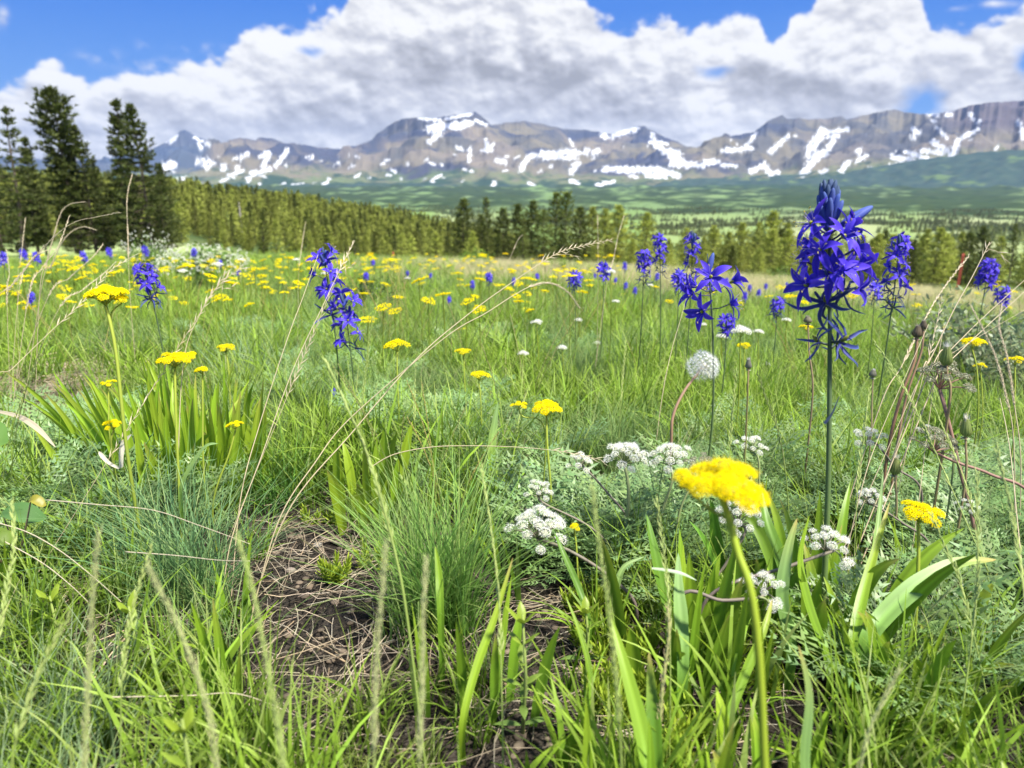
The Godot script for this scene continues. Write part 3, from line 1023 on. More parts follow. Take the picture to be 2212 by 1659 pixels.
func build_far_vegetation() -> void:
	# clumps of trees on the valley side and floor, too far and too many to count
	var b := MB.new()
	for k in 7:
		var y := 0.12 + 0.13 * k
		var w := 0.26 * (1.05 - y)
		for n in 7:
			var az := TAU * (n + rnd(-0.3, 0.3)) / 7.0
			var tip := Vector3(cos(az) * w, y - 0.05, sin(az) * w) * rnd(0.8, 1.15)
			var col := vary(Color(0.060, 0.085, 0.026), 0.25)
			b.tri(Vector3(0, y + 0.17, 0), tip + Vector3(-sin(az), 0, cos(az)) * w * 0.45, tip - Vector3(-sin(az), 0, cos(az)) * w * 0.45, col)
	var mesh := b.mesh(M.needles, false)
	var places: Array = []
	var tints: Array = []
	var tries := 0
	while places.size() < 9000 and tries < 60000:
		tries += 1
		var az := rnd(-12.0, 40.0) if rng.randf() < 0.8 else rnd(-42.0, 42.0)
		var r := exp(rnd(log(170.0), log(2600.0)))
		if az < 3.0 and r < 420.0:
			continue
		var p := Vector3(sin(deg_to_rad(az)) * r, 0, -cos(deg_to_rad(az)) * r)
		var c := nz.get_noise_2d(p.x * 0.011, p.z * 0.011) * 0.5 + nz.get_noise_2d(p.x * 0.0023 + 9.0, p.z * 0.0023) * 0.9 + nz.get_noise_2d(p.x * 0.05, p.z * 0.05) * 0.25
		if c < lerpf(0.36, -0.05, smoothstep(400.0, 1800.0, r)):
			continue
		var h := rnd(4.0, 9.0)
		places.append(Transform3D(Basis(Vector3.UP, rnd(0, TAU)).scaled(Vector3(h * 1.2, h, h * 1.2)), on_ground(p) - Vector3(0, 0.4, 0)))
		var w := rnd(0.7, 1.3) * lerpf(2.6, 1.1, smoothstep(500.0, 1300.0, r))
		tints.append(Color(w * 1.25, w * 1.1, w))
	stuff("woods", "scattered dark woods in the pale green valley", mesh, places, tints)
	# low bushes on the open hillside
	places = []
	tints = []
	b = MB.new()
	for k in 60:
		var az := rnd(0, TAU)
		var el := rnd(0.0, 1.3)
		var c := Vector3(cos(az) * cos(el), sin(el) * 0.8, sin(az) * cos(el)) * rnd(0.5, 1.0)
		var d := Vector3(rnd(-1, 1), rnd(-0.3, 1), rnd(-1, 1)).normalized() * 0.35
		var s := d.cross(Vector3(rnd(-1, 1), rnd(-1, 1), rnd(-1, 1))).normalized() * 0.2
		b.tri(c - s, c + d, c + s, vary(Color(0.11, 0.15, 0.045), 0.3))
	var bush := b.mesh(M.needles, false)
	for k in 2600:
		var az := rnd(2.0, 40.0)
		var r := exp(rnd(log(60.0), log(420.0)))
		var p := Vector3(sin(deg_to_rad(az)) * r, 0, -cos(deg_to_rad(az)) * r)
		if nz.get_noise_2d(p.x * 0.03, p.z * 0.03) < -0.05:
			continue
		var h := rnd(0.4, 1.5)
		places.append(Transform3D(Basis(Vector3.UP, rnd(0, TAU)).scaled(Vector3(h * 1.2, h, h * 1.2)), on_ground(p)))
		var w := rnd(0.8, 1.7)
		tints.append(Color(w * rnd(0.9, 1.3), w, w))
	stuff("undergrowth", "low bushes dotting the open hillside below the meadow", bush, places, tints)


func build_shrubs() -> void:
	# leafy bushes: [called, label, u of the middle, v of the top, depth, width in metres, leaf tone, blossom tone, how many blossoms]
	var list := [
		["white_flowering_shrub", "low shrub covered in small white blossoms before the dark pines", 432, 538, 6.2, 0.72, Color(0.16, 0.28, 0.055), 420],
		["white_flowering_shrub", "small upright white blossomed shrub left of the larger white one", 318, 505, 7.5, 0.5, Color(0.15, 0.27, 0.055), 130],
		["green_shrub", "bright green round bush at the foot of the middle pines", 1022, 535, 70.0, 4.2, Color(0.13, 0.24, 0.03), 0],
		["green_shrub", "bright green bush glowing below the pale pines beside the tall camas", 1690, 575, 60.0, 3.4, Color(0.16, 0.26, 0.04), 0],
		["green_shrub", "dark green leafy clump behind the twin camas", 800, 600, 4.2, 0.36, Color(0.05, 0.10, 0.03), 0],
		["silver_shrub", "grey green silvery shrub with dry twigs under the dense camas", 2130, 640, 2.6, 0.60, Color(0.23, 0.29, 0.15), 0],
		["silver_shrub", "silvery shrub cut by the right edge behind the straw heads", 2235, 680, 2.2, 0.42, Color(0.20, 0.26, 0.13), 0]]
	for s in list:
		var top := at(s[2], s[3], s[4])
		var base := on_ground(top)
		var o := thing(s[0], s[1], "shrub", base)
		var h: float = maxf(top.y - base.y, 0.15)
		var w: float = s[5]
		var b := MB.new()
		var leaf: float = clampf(w * 0.045, 0.012, 0.30)
		var twigs := MB.new()
		var bloom := MB.new()
		for k in 34:
			var az := rnd(0, TAU)
			var out := sqrt(rng.randf())
			var tip := Vector3(cos(az) * w * 0.5 * out, h * rnd(0.6, 1.05) * (1.0 - 0.35 * out * out), sin(az) * w * 0.5 * out)
			var mid := Vector3(tip.x * 0.45, tip.y * 0.55, tip.z * 0.45)
			twigs.tube(PackedVector3Array([Vector3(tip.x * 0.1, -0.02, tip.z * 0.1), mid, tip]), PackedFloat32Array([leaf * 0.10, leaf * 0.07, leaf * 0.03]), 4, Color(0.2, 0.16, 0.12), Color(0.3, 0.28, 0.22), false)
			for n in 52:
				var t := rnd(0.15, 1.05)
				var c := (Vector3.ZERO.lerp(mid, t * 2.0) if t < 0.5 else mid.lerp(tip, t * 2.0 - 1.0)) + Vector3(rnd(-1, 1), rnd(-0.5, 0.7), rnd(-1, 1)) * w * 0.07
				var d := Vector3(rnd(-1, 1), rnd(0.0, 1.0), rnd(-1, 1)).normalized() * leaf * rnd(0.7, 1.4)
				var side := d.cross(Vector3(rnd(-1, 1), rnd(-1, 1), rnd(-1, 1))).normalized()
				b.strip(PackedVector3Array([c, c + d * 0.5, c + d]), PackedFloat32Array([leaf * 0.04, leaf * 0.24, leaf * 0.02]), side, vary(s[6], 0.3), vary(s[6], 0.3))
		part("foliage", b.mesh(M.leaf, false), o)
		part("stems", twigs.mesh(M.bark), o)
		if s[7] > 0:
			for k in s[7]:
				var az := rnd(0, TAU)
				var out := sqrt(rng.randf()) * 0.52
				var p := Vector3(cos(az) * w * out, h * rnd(0.55, 1.15) * (1.0 - 0.9 * out * out), sin(az) * w * out)
				for n in 5:
					bloom.blob(p + Vector3(rnd(-1, 1), rnd(-1, 1), rnd(-1, 1)) * 0.008, Vector3(0.005, 0.0035, 0.005), vary(Color(0.80, 0.82, 0.72), 0.1))
			part("blossoms", bloom.mesh(M.flower, false), o)


# ---------------------------------------------------------------- camas
var camas_kit := {}
const VIOLET := Color(0.088, 0.058, 0.68)
const SLATE := Color(0.085, 0.135, 0.36)


# one tepal along +z from the centre, one unit long; cup lifts it, curl bends the end
func petal_mesh(cup: float, curl: float, twist: float, w: float, c0: Color, c1: Color) -> Mesh:
	var b := MB.new()
	var pts := PackedVector3Array()
	var hw := PackedFloat32Array()
	for k in 9:
		var t := k / 8.0
		pts.append(Vector3(twist * t * t, cup * t - curl * t * t, t * (1.0 - 0.12 * absf(curl) * t)))
		hw.append(maxf(w * 0.5 * pow(sin(PI * clampf(t * 0.90 + 0.085, 0, 1)), 0.8), 0.004))
	b.strip(pts, hw, Vector3(1, 0.25 * twist, 0), c0, c1, 0.32, 0.72)
	return b.mesh(M.petal)


func make_camas_kit() -> void:
	var petals: Array = []
	for k in 8:
		petals.append(petal_mesh(rnd(0.15, 0.75), rnd(0.15, 0.85), rnd(-0.25, 0.25), rnd(0.28, 0.35), vary(VIOLET * 1.1, 0.22), vary(VIOLET * 0.85 + Color(0.02, 0.0, 0.0), 0.25)))
	camas_kit.petals = petals
	var b := MB.new()
	b.egg(Vector3(0, 0.10, 0), Vector3.UP, 0.13, 0.085, 8, 6, Color(0.30, 0.36, 0.03), Color(0.42, 0.42, 0.05))
	b.tube(PackedVector3Array([Vector3(0, 0.2, 0), Vector3(0.05, 0.45, 0.02), Vector3(0.09, 0.62, 0.05)]), PackedFloat32Array([0.016, 0.012, 0.01]), 4, Color(0.30, 0.25, 0.5), Color(0.4, 0.3, 0.6))
	camas_kit.ovary = b.mesh(M.stem)
	b = MB.new()
	for k in 6:
		var az := TAU * k / 6.0 + rnd(-0.2, 0.2)
		var o := Vector3(sin(az), 0, cos(az))
		var tip := o * rnd(0.34, 0.52) + Vector3(0, rnd(0.42, 0.62), 0)
		b.tube(PackedVector3Array([Vector3.ZERO, o * 0.22 + Vector3(0, 0.3, 0), tip]), PackedFloat32Array([0.010, 0.008, 0.007]), 4, Color(0.30, 0.25, 0.65), Color(0.45, 0.42, 0.72))
		b.egg(tip, (o + Vector3(rnd(-0.4, 0.4), 0.2, rnd(-0.4, 0.4))).normalized(), 0.058, 0.020, 5, 4, Color(0.72, 0.62, 0.14), Color(0.55, 0.48, 0.10))
	camas_kit.stamens = b.mesh(M.flower)
	var buds: Array = []
	for k in 4:
		b = MB.new()
		b.egg(Vector3(0, 0.5, 0), Vector3.UP, 0.5, 0.155, 9, 9, vary(VIOLET.lerp(SLATE, 0.5), 0.15), vary(SLATE, 0.2), 0.25)
		# seams of the closed tepals
		for n in 3:
			var az := TAU * n / 3.0 + 0.4 * k
			var pts := PackedVector3Array()
			for j in 6:
				var t := 0.06 + 0.86 * j / 5.0
				var r := 0.158 * sin(PI * t) * (1.0 - 0.25 * t)
				pts.append(Vector3(cos(az) * r, t, sin(az) * r))
			b.tube(pts, taper(6, 0.010, 0.006), 3, SLATE * 0.6, Color(0.10, 0.14, 0.30), false)
		buds.append(b.mesh(M.petal))
	camas_kit.buds = buds
	var small: Array = []
	for k in 2:
		b = MB.new()
		b.egg(Vector3(0, 0.5, 0), Vector3.UP, 0.5, 0.17, 7, 6, Color(0.075, 0.12, 0.30), Color(0.075, 0.12, 0.21), 0.3)
		small.append(b.mesh(M.petal))
	camas_kit.green_buds = small
	var dead: Array = []
	for k in 4:
		b = MB.new()
		for n in 6:
			var az := TAU * n / 6.0 + rnd(-0.4, 0.4)
			var pts := PackedVector3Array()
			var way := Vector3(sin(az), 0, cos(az))
			var side := Vector3(cos(az), 0, -sin(az))
			var l := rnd(0.75, 1.25)
			var droop := rnd(-0.25, 0.45)
			var wave := rnd(-0.14, 0.14)
			for j in 7:
				var t := j / 6.0
				pts.append(way * t * l * (1.0 - 0.25 * t) + side * wave * sin(t * 3.6) + Vector3(0, 0.22 * t - droop * t * t + 0.07 * sin(t * 5.0 + n), 0))
			b.strip(pts, PackedFloat32Array([0.02, 0.045, 0.05, 0.045, 0.038, 0.028, 0.008]), side, Color(0.06, 0.06, 0.28), vary(Color(0.09, 0.14, 0.36), 0.3), 0.8, 0.6)
		dead.append(b.mesh(M.petal))
	camas_kit.withered = dead
	b = MB.new()
	b.egg(Vector3(0, 0.22, 0), Vector3.UP, 0.24, 0.135, 8, 7, Color(0.10, 0.13, 0.035), Color(0.22, 0.24, 0.03), 0.45)
	camas_kit.capsule = b.mesh(M.stem)
	# one-mesh flowers for plants farther off
	var far: Array = []
	for k in 5:
		b = MB.new()
		for n in 6:
			var az := TAU * n / 6.0
			var t := Transform3D(Basis(Vector3.UP, az + rnd(-0.2, 0.2)), Vector3.ZERO)
			var cup := rnd(0.25, 0.8)
			var o := MB.new()
			o.strip(PackedVector3Array([Vector3.ZERO, Vector3(0, cup * 0.5, 0.45), Vector3(0, cup * 0.7, 0.85), Vector3(0, cup * 0.6, 1.05)]), PackedFloat32Array([0.05, 0.15, 0.14, 0.01]), Vector3(1, 0, 0), vary(VIOLET, 0.2), vary(VIOLET, 0.25))
			b.add(o, t)
		b.blob(Vector3(0, 0.15, 0), Vector3(0.08, 0.12, 0.08), Color(0.30, 0.32, 0.05))
		far.append(b.mesh(M.petal))
	camas_kit.far = far


# top: tip of the plant; spec: infl (length of the flowering part), buds, open, dead (numbers), petal, bud (lengths), thick, lean (offset of the foot), seed
func camas(called: String, label: String, top: Vector3, base: Vector3, spec: Dictionary, group := "", near := true) -> Node3D:
	var keep := rng.state
	rng.seed = spec.get("seed", 1)
	var o := thing(called, label, "camas flower", base, group)
	var h := top - base
	var bow: Vector3 = spec.get("bow", Vector3(0.006, 0, 0))
	var pts := curve([Vector3(0, -0.02, 0), h * 0.35 + bow, h * 0.7 + bow * 0.8, h], 6)
	var thick: float = spec.get("thick", 0.0028)
	var infl: float = spec.infl
	var b := MB.new()
	b.tube(pts, taper(pts.size(), thick, thick * 0.35), 8 if near else 5, Color(0.13, 0.20, 0.045), Color(0.055, 0.085, 0.075))
	part("stem", b.mesh(M.stem), o)
	var open: int = spec.open
	var dead: int = spec.get("dead", 0)
	var n_buds: int = spec.buds
	var share := infl / h.length()
	var turn := rnd(0, TAU)
	var on := func(t: float) -> Vector3:
		var x: float = clampf(t, 0, 1) * (pts.size() - 1)
		var k := mini(int(x), pts.size() - 2)
		return pts[k].lerp(pts[k + 1], x - k)
	var petal: float = spec.petal
	var bud: float = spec.get("bud", petal * 0.95)
	var budzone: float = spec.get("budzone", 0.26)
	var openzone: float = spec.get("openzone", 0.52)
	# buds crowd round the tip, the upper ones small and upright
	for k in n_buds:
		var f := (k + 0.5) / n_buds
		var t: float = 1.0 - share * budzone * f
		var az := turn + k * 2.4
		var tilt := lerpf(0.06, 0.42, f) + rnd(-0.05, 0.08)
		if spec.has("splay") and f > 0.6:
			tilt += spec.splay * (f - 0.5) * 2.0
		var d := Vector3(cos(az) * sin(tilt), cos(tilt), sin(az) * sin(tilt))
		var s := bud * lerpf(0.55, 1.0, sqrt(f))
		var p: Vector3 = on.call(t) + Vector3(cos(az), 0, sin(az)) * thick * 1.2
		var kit: Array = camas_kit.green_buds if f < 0.45 else camas_kit.buds
		if near:
			part("bud", kit[k % kit.size()], o, Transform3D(facing(d, rnd(0, TAU)).scaled(Vector3(s, s, s)), p - d * s * 0.35 - Vector3(0, bud * 0.35, 0)))
		elif k % 2 == 0:
			part("bud", kit[k % kit.size()], o, Transform3D(facing(d).scaled(Vector3(s, s, s) * 1.15), p - d * s * 0.35 - Vector3(0, bud * 0.3, 0)))
	for e in spec.get("extra_buds", []):
		var az := deg_to_rad(e[0])
		var d := Vector3(cos(az), e[1], sin(az)).normalized()
		var p: Vector3 = on.call(1.0 - share * e[2])
		b = MB.new()
		b.tube(PackedVector3Array([Vector3.ZERO, d * petal * 0.5]), taper(2, thick * 0.35, thick * 0.35), 5, Color(0.06, 0.07, 0.10), Color(0.08, 0.08, 0.2))
		part("stalk", b.mesh(M.stem), o, Transform3D(Basis(), p))
		part("bud", camas_kit.buds[0], o, Transform3D(facing(d).scaled(Vector3(e[3] * 1.25, e[3], e[3] * 1.25)), p + d * petal * 0.45))
	# open flowers on short stalks all round, the lower ones wider
	var aims: Array = spec.get("aims", [])
	for k in open:
		var f := (k + 0.5) / open
		var t := 1.0 - share * (budzone * 0.85 + openzone * f)
		var az := turn + 1.1 + k * 2.4
		var stalk := petal * rnd(0.45, 0.8)
		var lift := lerpf(0.85, 0.30, f) + rnd(-0.2, 0.2)
		if k < aims.size():
			az = deg_to_rad(aims[k][0])
			lift = aims[k][1]
			if aims[k].size() > 2:
				t = 1.0 - share * aims[k][2]
				stalk = petal * aims[k][3]
		var d := Vector3(cos(az), lift, sin(az)).normalized()
		var p: Vector3 = on.call(t)
		var c := p + d * stalk
		if near:
			var fl := group_part("flower", o, Transform3D(Basis(), c))
			b = MB.new()
			b.tube(PackedVector3Array([p - c, (p - c) * 0.5 - Vector3(0, stalk * 0.06, 0), -d * 0.001]), PackedFloat32Array([thick * 0.35, thick * 0.3, thick * 0.34]), 5, Color(0.06, 0.07, 0.10), Color(0.10, 0.08, 0.22))
			part("stalk", b.mesh(M.stem), fl)
			var face := facing(d, rnd(0, TAU))
			var shut := rnd(0.0, 0.25) if k % 3 == 0 else rnd(0.25, 0.75)
			for n in 6:
				var s := petal * rnd(0.90, 1.08)
				var yaw := TAU * n / 6.0 + rnd(-0.18, 0.18)
				var m := face * Basis(Vector3.UP, yaw) * Basis(Vector3.RIGHT, -shut - rnd(0.0, 0.22))
				part("petal", camas_kit.petals[rng.randi() % 8], fl, Transform3D(m.scaled_local(Vector3(s, s, s)), Vector3.ZERO))
			part("ovary", camas_kit.ovary, fl, Transform3D(face.scaled_local(Vector3.ONE * petal), Vector3.ZERO))
			part("stamens", camas_kit.stamens, fl, Transform3D(face.scaled_local(Vector3.ONE * petal), Vector3.ZERO))
		else:
			var s := petal * rnd(0.9, 1.15)
			part("flower", camas_kit.far[rng.randi() % 5], o, Transform3D(facing(d, rnd(0, TAU)).scaled(Vector3(s, s, s)), c))
	# spent flowers hang twisted under the open ones
	for k in dead:
		var f := (k + 0.5) / dead
		var t = 1.0 - share * (lerpf(budzone + openzone * 0.95, 1.0, f) if not spec.has("whorls") else spec.whorls[k])
		var az := turn + 0.5 + k * 2.4
		var d := Vector3(cos(az), 0.25, sin(az)).normalized()
		var s := petal * rnd(1.2, 1.65)
		var p: Vector3 = on.call(t)
		if near:
			var w := group_part("withered_flower", o, Transform3D(Basis(), p + d * petal * 0.42))
			b = MB.new()
			b.tube(PackedVector3Array([-d * petal * 0.42, -d * petal * 0.15, Vector3.ZERO]), taper(3, thick * 0.4, thick * 0.3), 5, Color(0.06, 0.09, 0.05), Color(0.06, 0.08, 0.10))
			part("stalk", b.mesh(M.stem), w)
			part("petals", camas_kit.withered[k % 4], w, Transform3D(facing(d, rnd(0, TAU)).scaled(Vector3(s, s, s)), Vector3.ZERO))
			part("capsule", camas_kit.capsule, w, Transform3D(facing(d + Vector3(0, 0.7, 0)).scaled(Vector3.ONE * petal * 0.8), Vector3.ZERO))
		else:
			part("withered_flower", camas_kit.withered[k % 4], o, Transform3D(facing(d, rnd(0, TAU)).scaled(Vector3(s, s, s) * 0.8), p + d * petal * 0.3))
	rng.state = keep
	return o


func build_camas() -> void:
	make_camas_kit()
	var foot := hit(1775, 1415)
	var c1 := camas("camas", "tallest and nearest blue violet camas, slate buds on top, spent flowers below", at(1791, 388, 0.80), foot,
		{"infl": 0.190, "buds": 26, "open": 12, "dead": 6, "petal": 0.0285, "bud": 0.034, "thick": 0.0038, "seed": 4, "budzone": 0.25, "openzone": 0.46, "bow": Vector3(0.004, 0, 0),
		"whorls": [0.74, 0.77, 0.80, 0.985, 1.0, 1.02], "extra_buds": [[-10, 0.75, 0.40, 0.036]], "aims": [[165, 0.55, 0.40, 0.8], [20, 0.9, 0.44, 0.7], [65, 0.6, 0.46, 0.6], [175, 0.5, 0.52, 0.9], [110, 0.35, 0.62, 0.55], [5, 0.45, 0.54, 0.9], [195, 0.4, 0.60, 0.9], [-10, 0.3, 0.62, 1.0], [75, 0.3, 0.60, 0.6], [140, 0.5, 0.54, 0.8], [30, 0.0, 0.68, 0.9], [165, 0.1, 0.68, 0.9], [280, 0.3, 0.5, 0.7]]})
	var sheath := MB.new()
	var bp := at(1781, 915, 0.80) - foot
	sheath.strip(curve([bp, bp + Vector3(0.006, 0.012, 0.002), bp + Vector3(0.011, 0.030, 0.002)], 4), taper(9, 0.0018, 0.0003), Vector3(0.6, 0, 0.8), Color(0.10, 0.13, 0.22), Color(0.22, 0.24, 0.26))
	part("bract", sheath.mesh(M.leaf), c1)
	var p := at(1528, 548, 1.18)
	camas("camas", "camas with few wide star flowers and one upright pale bud, behind the dandelion clock", p, on_ground(p + Vector3(0.010, 0, 0.02)),
		{"infl": 0.115, "buds": 1, "open": 6, "dead": 0, "petal": 0.0340, "bud": 0.042, "thick": 0.0026, "seed": 21, "budzone": 0.2, "openzone": 0.72, "bow": Vector3(0.016, 0, 0),
		"aims": [[100, 0.5, 0.50, 0.5], [8, 0.55, 0.66, 0.95], [170, 0.15, 0.70, 0.75], [5, 0.3, 0.88, 0.8], [140, -0.15, 0.86, 0.6], [200, 0.4, 0.66, 0.6]]})
	p = at(695, 534, 1.6)
	camas("camas", "taller left plant of the twin camas, dark buds over star flowers, behind two crossing straws", p, on_ground(p + Vector3(0.012, 0, 0)),
		{"infl": 0.165, "buds": 7, "open": 9, "dead": 2, "petal": 0.0285, "bud": 0.030, "thick": 0.0024, "seed": 33, "budzone": 0.24, "openzone": 0.62, "splay": 0.9, "bow": Vector3(0.012, 0, 0)})
	p = at(741, 634, 1.58)
	camas("camas", "shorter right plant of the twin camas with one dark bud over loose flowers", p, on_ground(p + Vector3(0.010, 0, 0)),
		{"infl": 0.135, "buds": 2, "open": 8, "dead": 2, "petal": 0.0265, "bud": 0.030, "thick": 0.0020, "seed": 35, "budzone": 0.16, "openzone": 0.75, "splay": 0.6})
	p = at(312, 578, 1.7)
	camas("camas", "single camas with one dark bud, rising from yellow flowers beside the tall umbel", p, on_ground(p + Vector3(0.018, 0, 0)),
		{"infl": 0.100, "buds": 2, "open": 9, "dead": 4, "petal": 0.0225, "bud": 0.026, "thick": 0.0024, "seed": 41, "budzone": 0.18, "openzone": 0.55, "bow": Vector3(0.01, 0, 0)})
	p = at(1946, 505, 1.62)
	camas("camas", "open camas with splayed dark buds, just right of the tallest camas", p, on_ground(p + Vector3(-0.012, 0, 0)),
		{"infl": 0.185, "buds": 7, "open": 12, "dead": 4, "petal": 0.0245, "bud": 0.028, "thick": 0.0025, "seed": 52, "budzone": 0.2, "openzone": 0.56, "splay": 0.8})
	p = at(2138, 561, 2.2)
	camas("camas", "dense round headed camas under the red post, beside the straw heads", p, on_ground(p + Vector3(-0.02, 0, 0)),
		{"infl": 0.105, "buds": 9, "open": 15, "dead": 1, "petal": 0.024, "bud": 0.022, "seed": 58, "thick": 0.0024, "budzone": 0.3, "openzone": 0.62})
	p = at(2166, 622, 2.3)
	camas("camas", "small paler camas half hidden at the foot of the dense round headed one", p, on_ground(p),
		{"infl": 0.09, "buds": 3, "open": 9, "dead": 1, "petal": 0.020, "seed": 60, "thick": 0.002})
	# middle distance, single plants
	for r in [[1424, 503, 2.15, 0.135, 12, 12, "taller of the overlapping camas pair, slate topped, before the pale pines"], [1391, 540, 2.05, 0.110, 11, 11, "shorter left plant of the overlapping camas pair before the pale pines"], [1497, 500, 1.95, 0.140, 10, 11, "slender slate topped camas behind the star flowered one"], [1466, 588, 2.2, 0.075, 4, 10, "short round camas between the overlapping pair and the star flowered one"], [1304, 571, 2.3, 0.065, 4, 8, "small dark camas with a pointed bud, left of the overlapping pair"], [1240, 594, 2.5, 0.065, 3, 9, "small violet camas above the drooping straw head"], [1680, 646, 2.1, 0.065, 4, 7, "small camas in the grass left of the tallest camas"], [1890, 612, 2.3, 0.08, 4, 9, "blurred blue camas close behind the open one"], [1570, 690, 1.7, 0.045, 1, 7, "low camas cluster directly under the star flowers"], [1536, 600, 2.6, 0.07, 4, 8, "camas tip peeping out behind the star flowered plant"]]:
		p = at(r[0], r[1], r[2])
		camas("camas", r[6], p, on_ground(p + Vector3(rnd(-0.02, 0.02), 0, 0)), {"infl": r[3], "buds": r[4], "open": r[5], "dead": 3, "petal": 0.0185, "bud": 0.024, "seed": int(r[0]), "thick": 0.0022}, "camas in the middle of the meadow", r[2] < 2.2)
	# farther ones: four builds, copied
	var kit: Array = []
	var items: Array = []
	for r in [[48, 537, 4.0], [76, 545, 4.0], [178, 544, 4.2], [234, 534, 4.6], [312, 530, 4.4], [418, 536, 4.6], [293, 570, 3.4], [5, 545, 3.6], [66, 632, 2.6], [515, 582, 4.4], [790, 588, 3.8], [805, 560, 5.2], [1056, 588, 3.2], [475, 562, 5.0], [1020, 606, 3.6], [970, 640, 3.2], [720, 838, 1.75], [1350, 566, 5.0], [1160, 590, 4.6], [1110, 600, 4.0], [1420, 590, 4.4], [1620, 615, 4.6], [1640, 625, 4.0], [1655, 612, 5.0], [1352, 610, 4.2], [1372, 620, 3.8], [1860, 618, 4.5], [1610, 630, 3.6], [1330, 600, 5.0], [1285, 590, 5.5], [930, 590, 5.0], [880, 585, 5.4], [1570, 600, 5.4], [1700, 610, 5.6]]:
		p = at(r[0], r[1], r[2])
		var o: Node3D
		var base := on_ground(p)
		if kit.size() < 5:
			o = camas("camas", "", p, base, {"infl": 0.090, "buds": 6, "open": 13, "dead": 2, "petal": 0.0150, "bud": 0.022, "seed": int(r[0]), "thick": 0.0024, "budzone": 0.3}, "camas far back in the meadow", false)
			kit.append([o, p.y - base.y])
		else:
			var k: Array = kit[rng.randi() % kit.size()]
			o = k[0].duplicate()
			o.name = numbered("camas")
			add_child(o, true)
			o.position = base
			o.rotation.y = rnd(0, TAU)
			var s: float = clampf((p.y - base.y) / k[1], 0.25, 1.6)
			o.scale = Vector3.ONE * s
		items.append([o, r[0], r[1], "blurred distant camas" if r[2] > 3.5 else "small camas"])
	rank_labels(items, [[312, 600, "the single left camas"], [700, 600, "the twin camas"], [1420, 560, "the overlapping camas pair"], [1560, 620, "the star flowered camas"], [1790, 560, "the tallest camas"], [432, 545, "the white blossomed shrub"], [1000, 600, "the middle of the meadow"], [50, 560, "the leftmost straws"]])


# ---------------------------------------------------------------- umbels
var dome := {}


# a round-topped cluster of tiny flowers, one unit across
func dome_mesh(n: int, col: Color, spikes: int, ball: float) -> Mesh:
	var b := MB.new()
	for k in n:
		var f := (k + 0.5) / n
		var y := 1.0 - f * ball
		var r := sqrt(maxf(0.0, 1.0 - y * y))
		var az := k * 2.39996
		var d := Vector3(cos(az) * r, y, sin(az) * r)
		var s := rnd(0.065, 0.10) * (2.2 if n < 16 else 1.25 if n < 40 else 1.0 if n < 50 else 0.62)
		b.blob(d * Vector3(0.47, 0.29, 0.47) * rnd(0.86, 1.06), Vector3(s, s * 0.8, s), vary(col, 0.12))
	b.blob(Vector3(0, -0.02, 0), Vector3(0.31, 0.23, 0.31), Color(0.62, 0.60, 0.05) if col.b < 0.2 else Color(0.66, 0.68, 0.50))  # added core: keeps gaps in white heads pale, painted darker in yellow for depth
	for k in spikes:
		var d := Vector3(rnd(-1, 1), rnd(0.0, 1), rnd(-1, 1)).normalized()
		var s := d.cross(Vector3(rnd(-1, 1), rnd(-1, 1), rnd(-1, 1))).normalized() * 0.012
		var p := d * Vector3(0.45, 0.34, 0.45)
		b.tri(p - s, p + d * rnd(0.14, 0.24), p + s, vary(col, 0.1))
	return b.mesh(M.flower, false)


func make_domes() -> void:
	var yellow := Color(0.95, 0.84, 0.010)
	var white := Color(0.95, 0.95, 0.90)
	var drab := Color(0.36, 0.37, 0.26)
	dome.near = [dome_mesh(120, yellow, 60, 0.95), dome_mesh(110, yellow * 0.97, 60, 1.0), dome_mesh(115, yellow, 60, 0.9)]
	dome.yellow = [dome_mesh(46, yellow, 26, 0.95), dome_mesh(40, yellow * 0.96, 26, 1.0), dome_mesh(44, yellow, 20, 0.9)]
	dome.yellow_mid = [dome_mesh(18, yellow, 8, 0.9), dome_mesh(16, yellow, 8, 0.95)]
	dome.white = [dome_mesh(58, white, 80, 1.25), dome_mesh(52, white, 80, 1.35), dome_mesh(60, white * 0.98, 70, 1.15)]
	dome.drab = [dome_mesh(30, drab, 8, 1.2), dome_mesh(28, drab * 0.85, 8, 1.2)]
	# whole flat-topped heads for plants farther off, one unit across
	for pair in [["head_mid", 9, 15], ["head_far", 6, 7]]:
		var list: Array = []
		for k in 5:
			var b := MB.new()
			for n in pair[1]:
				var r: float = 0.0 if n == 0 else rnd(0.30, 0.42)
				var az = TAU * n / (pair[1] - 1) + rnd(-0.2, 0.2)
				var c := Vector3(cos(az) * r, 0.03 - 0.10 * r + rnd(-0.03, 0.03), sin(az) * r)
				for m in pair[2]:
					var d := Vector3(rnd(-1, 1), rnd(-0.2, 1.0), rnd(-1, 1)).normalized() * Vector3(0.14, 0.075, 0.14)
					var s := rnd(0.03, 0.045) * (1.7 if pair[2] < 10 else 1.1)
					b.blob(c + d, Vector3(s, s * 0.75, s), vary(yellow, 0.13))
			list.append(b.mesh(M.flower, false))
		dome[pair[0]] = list


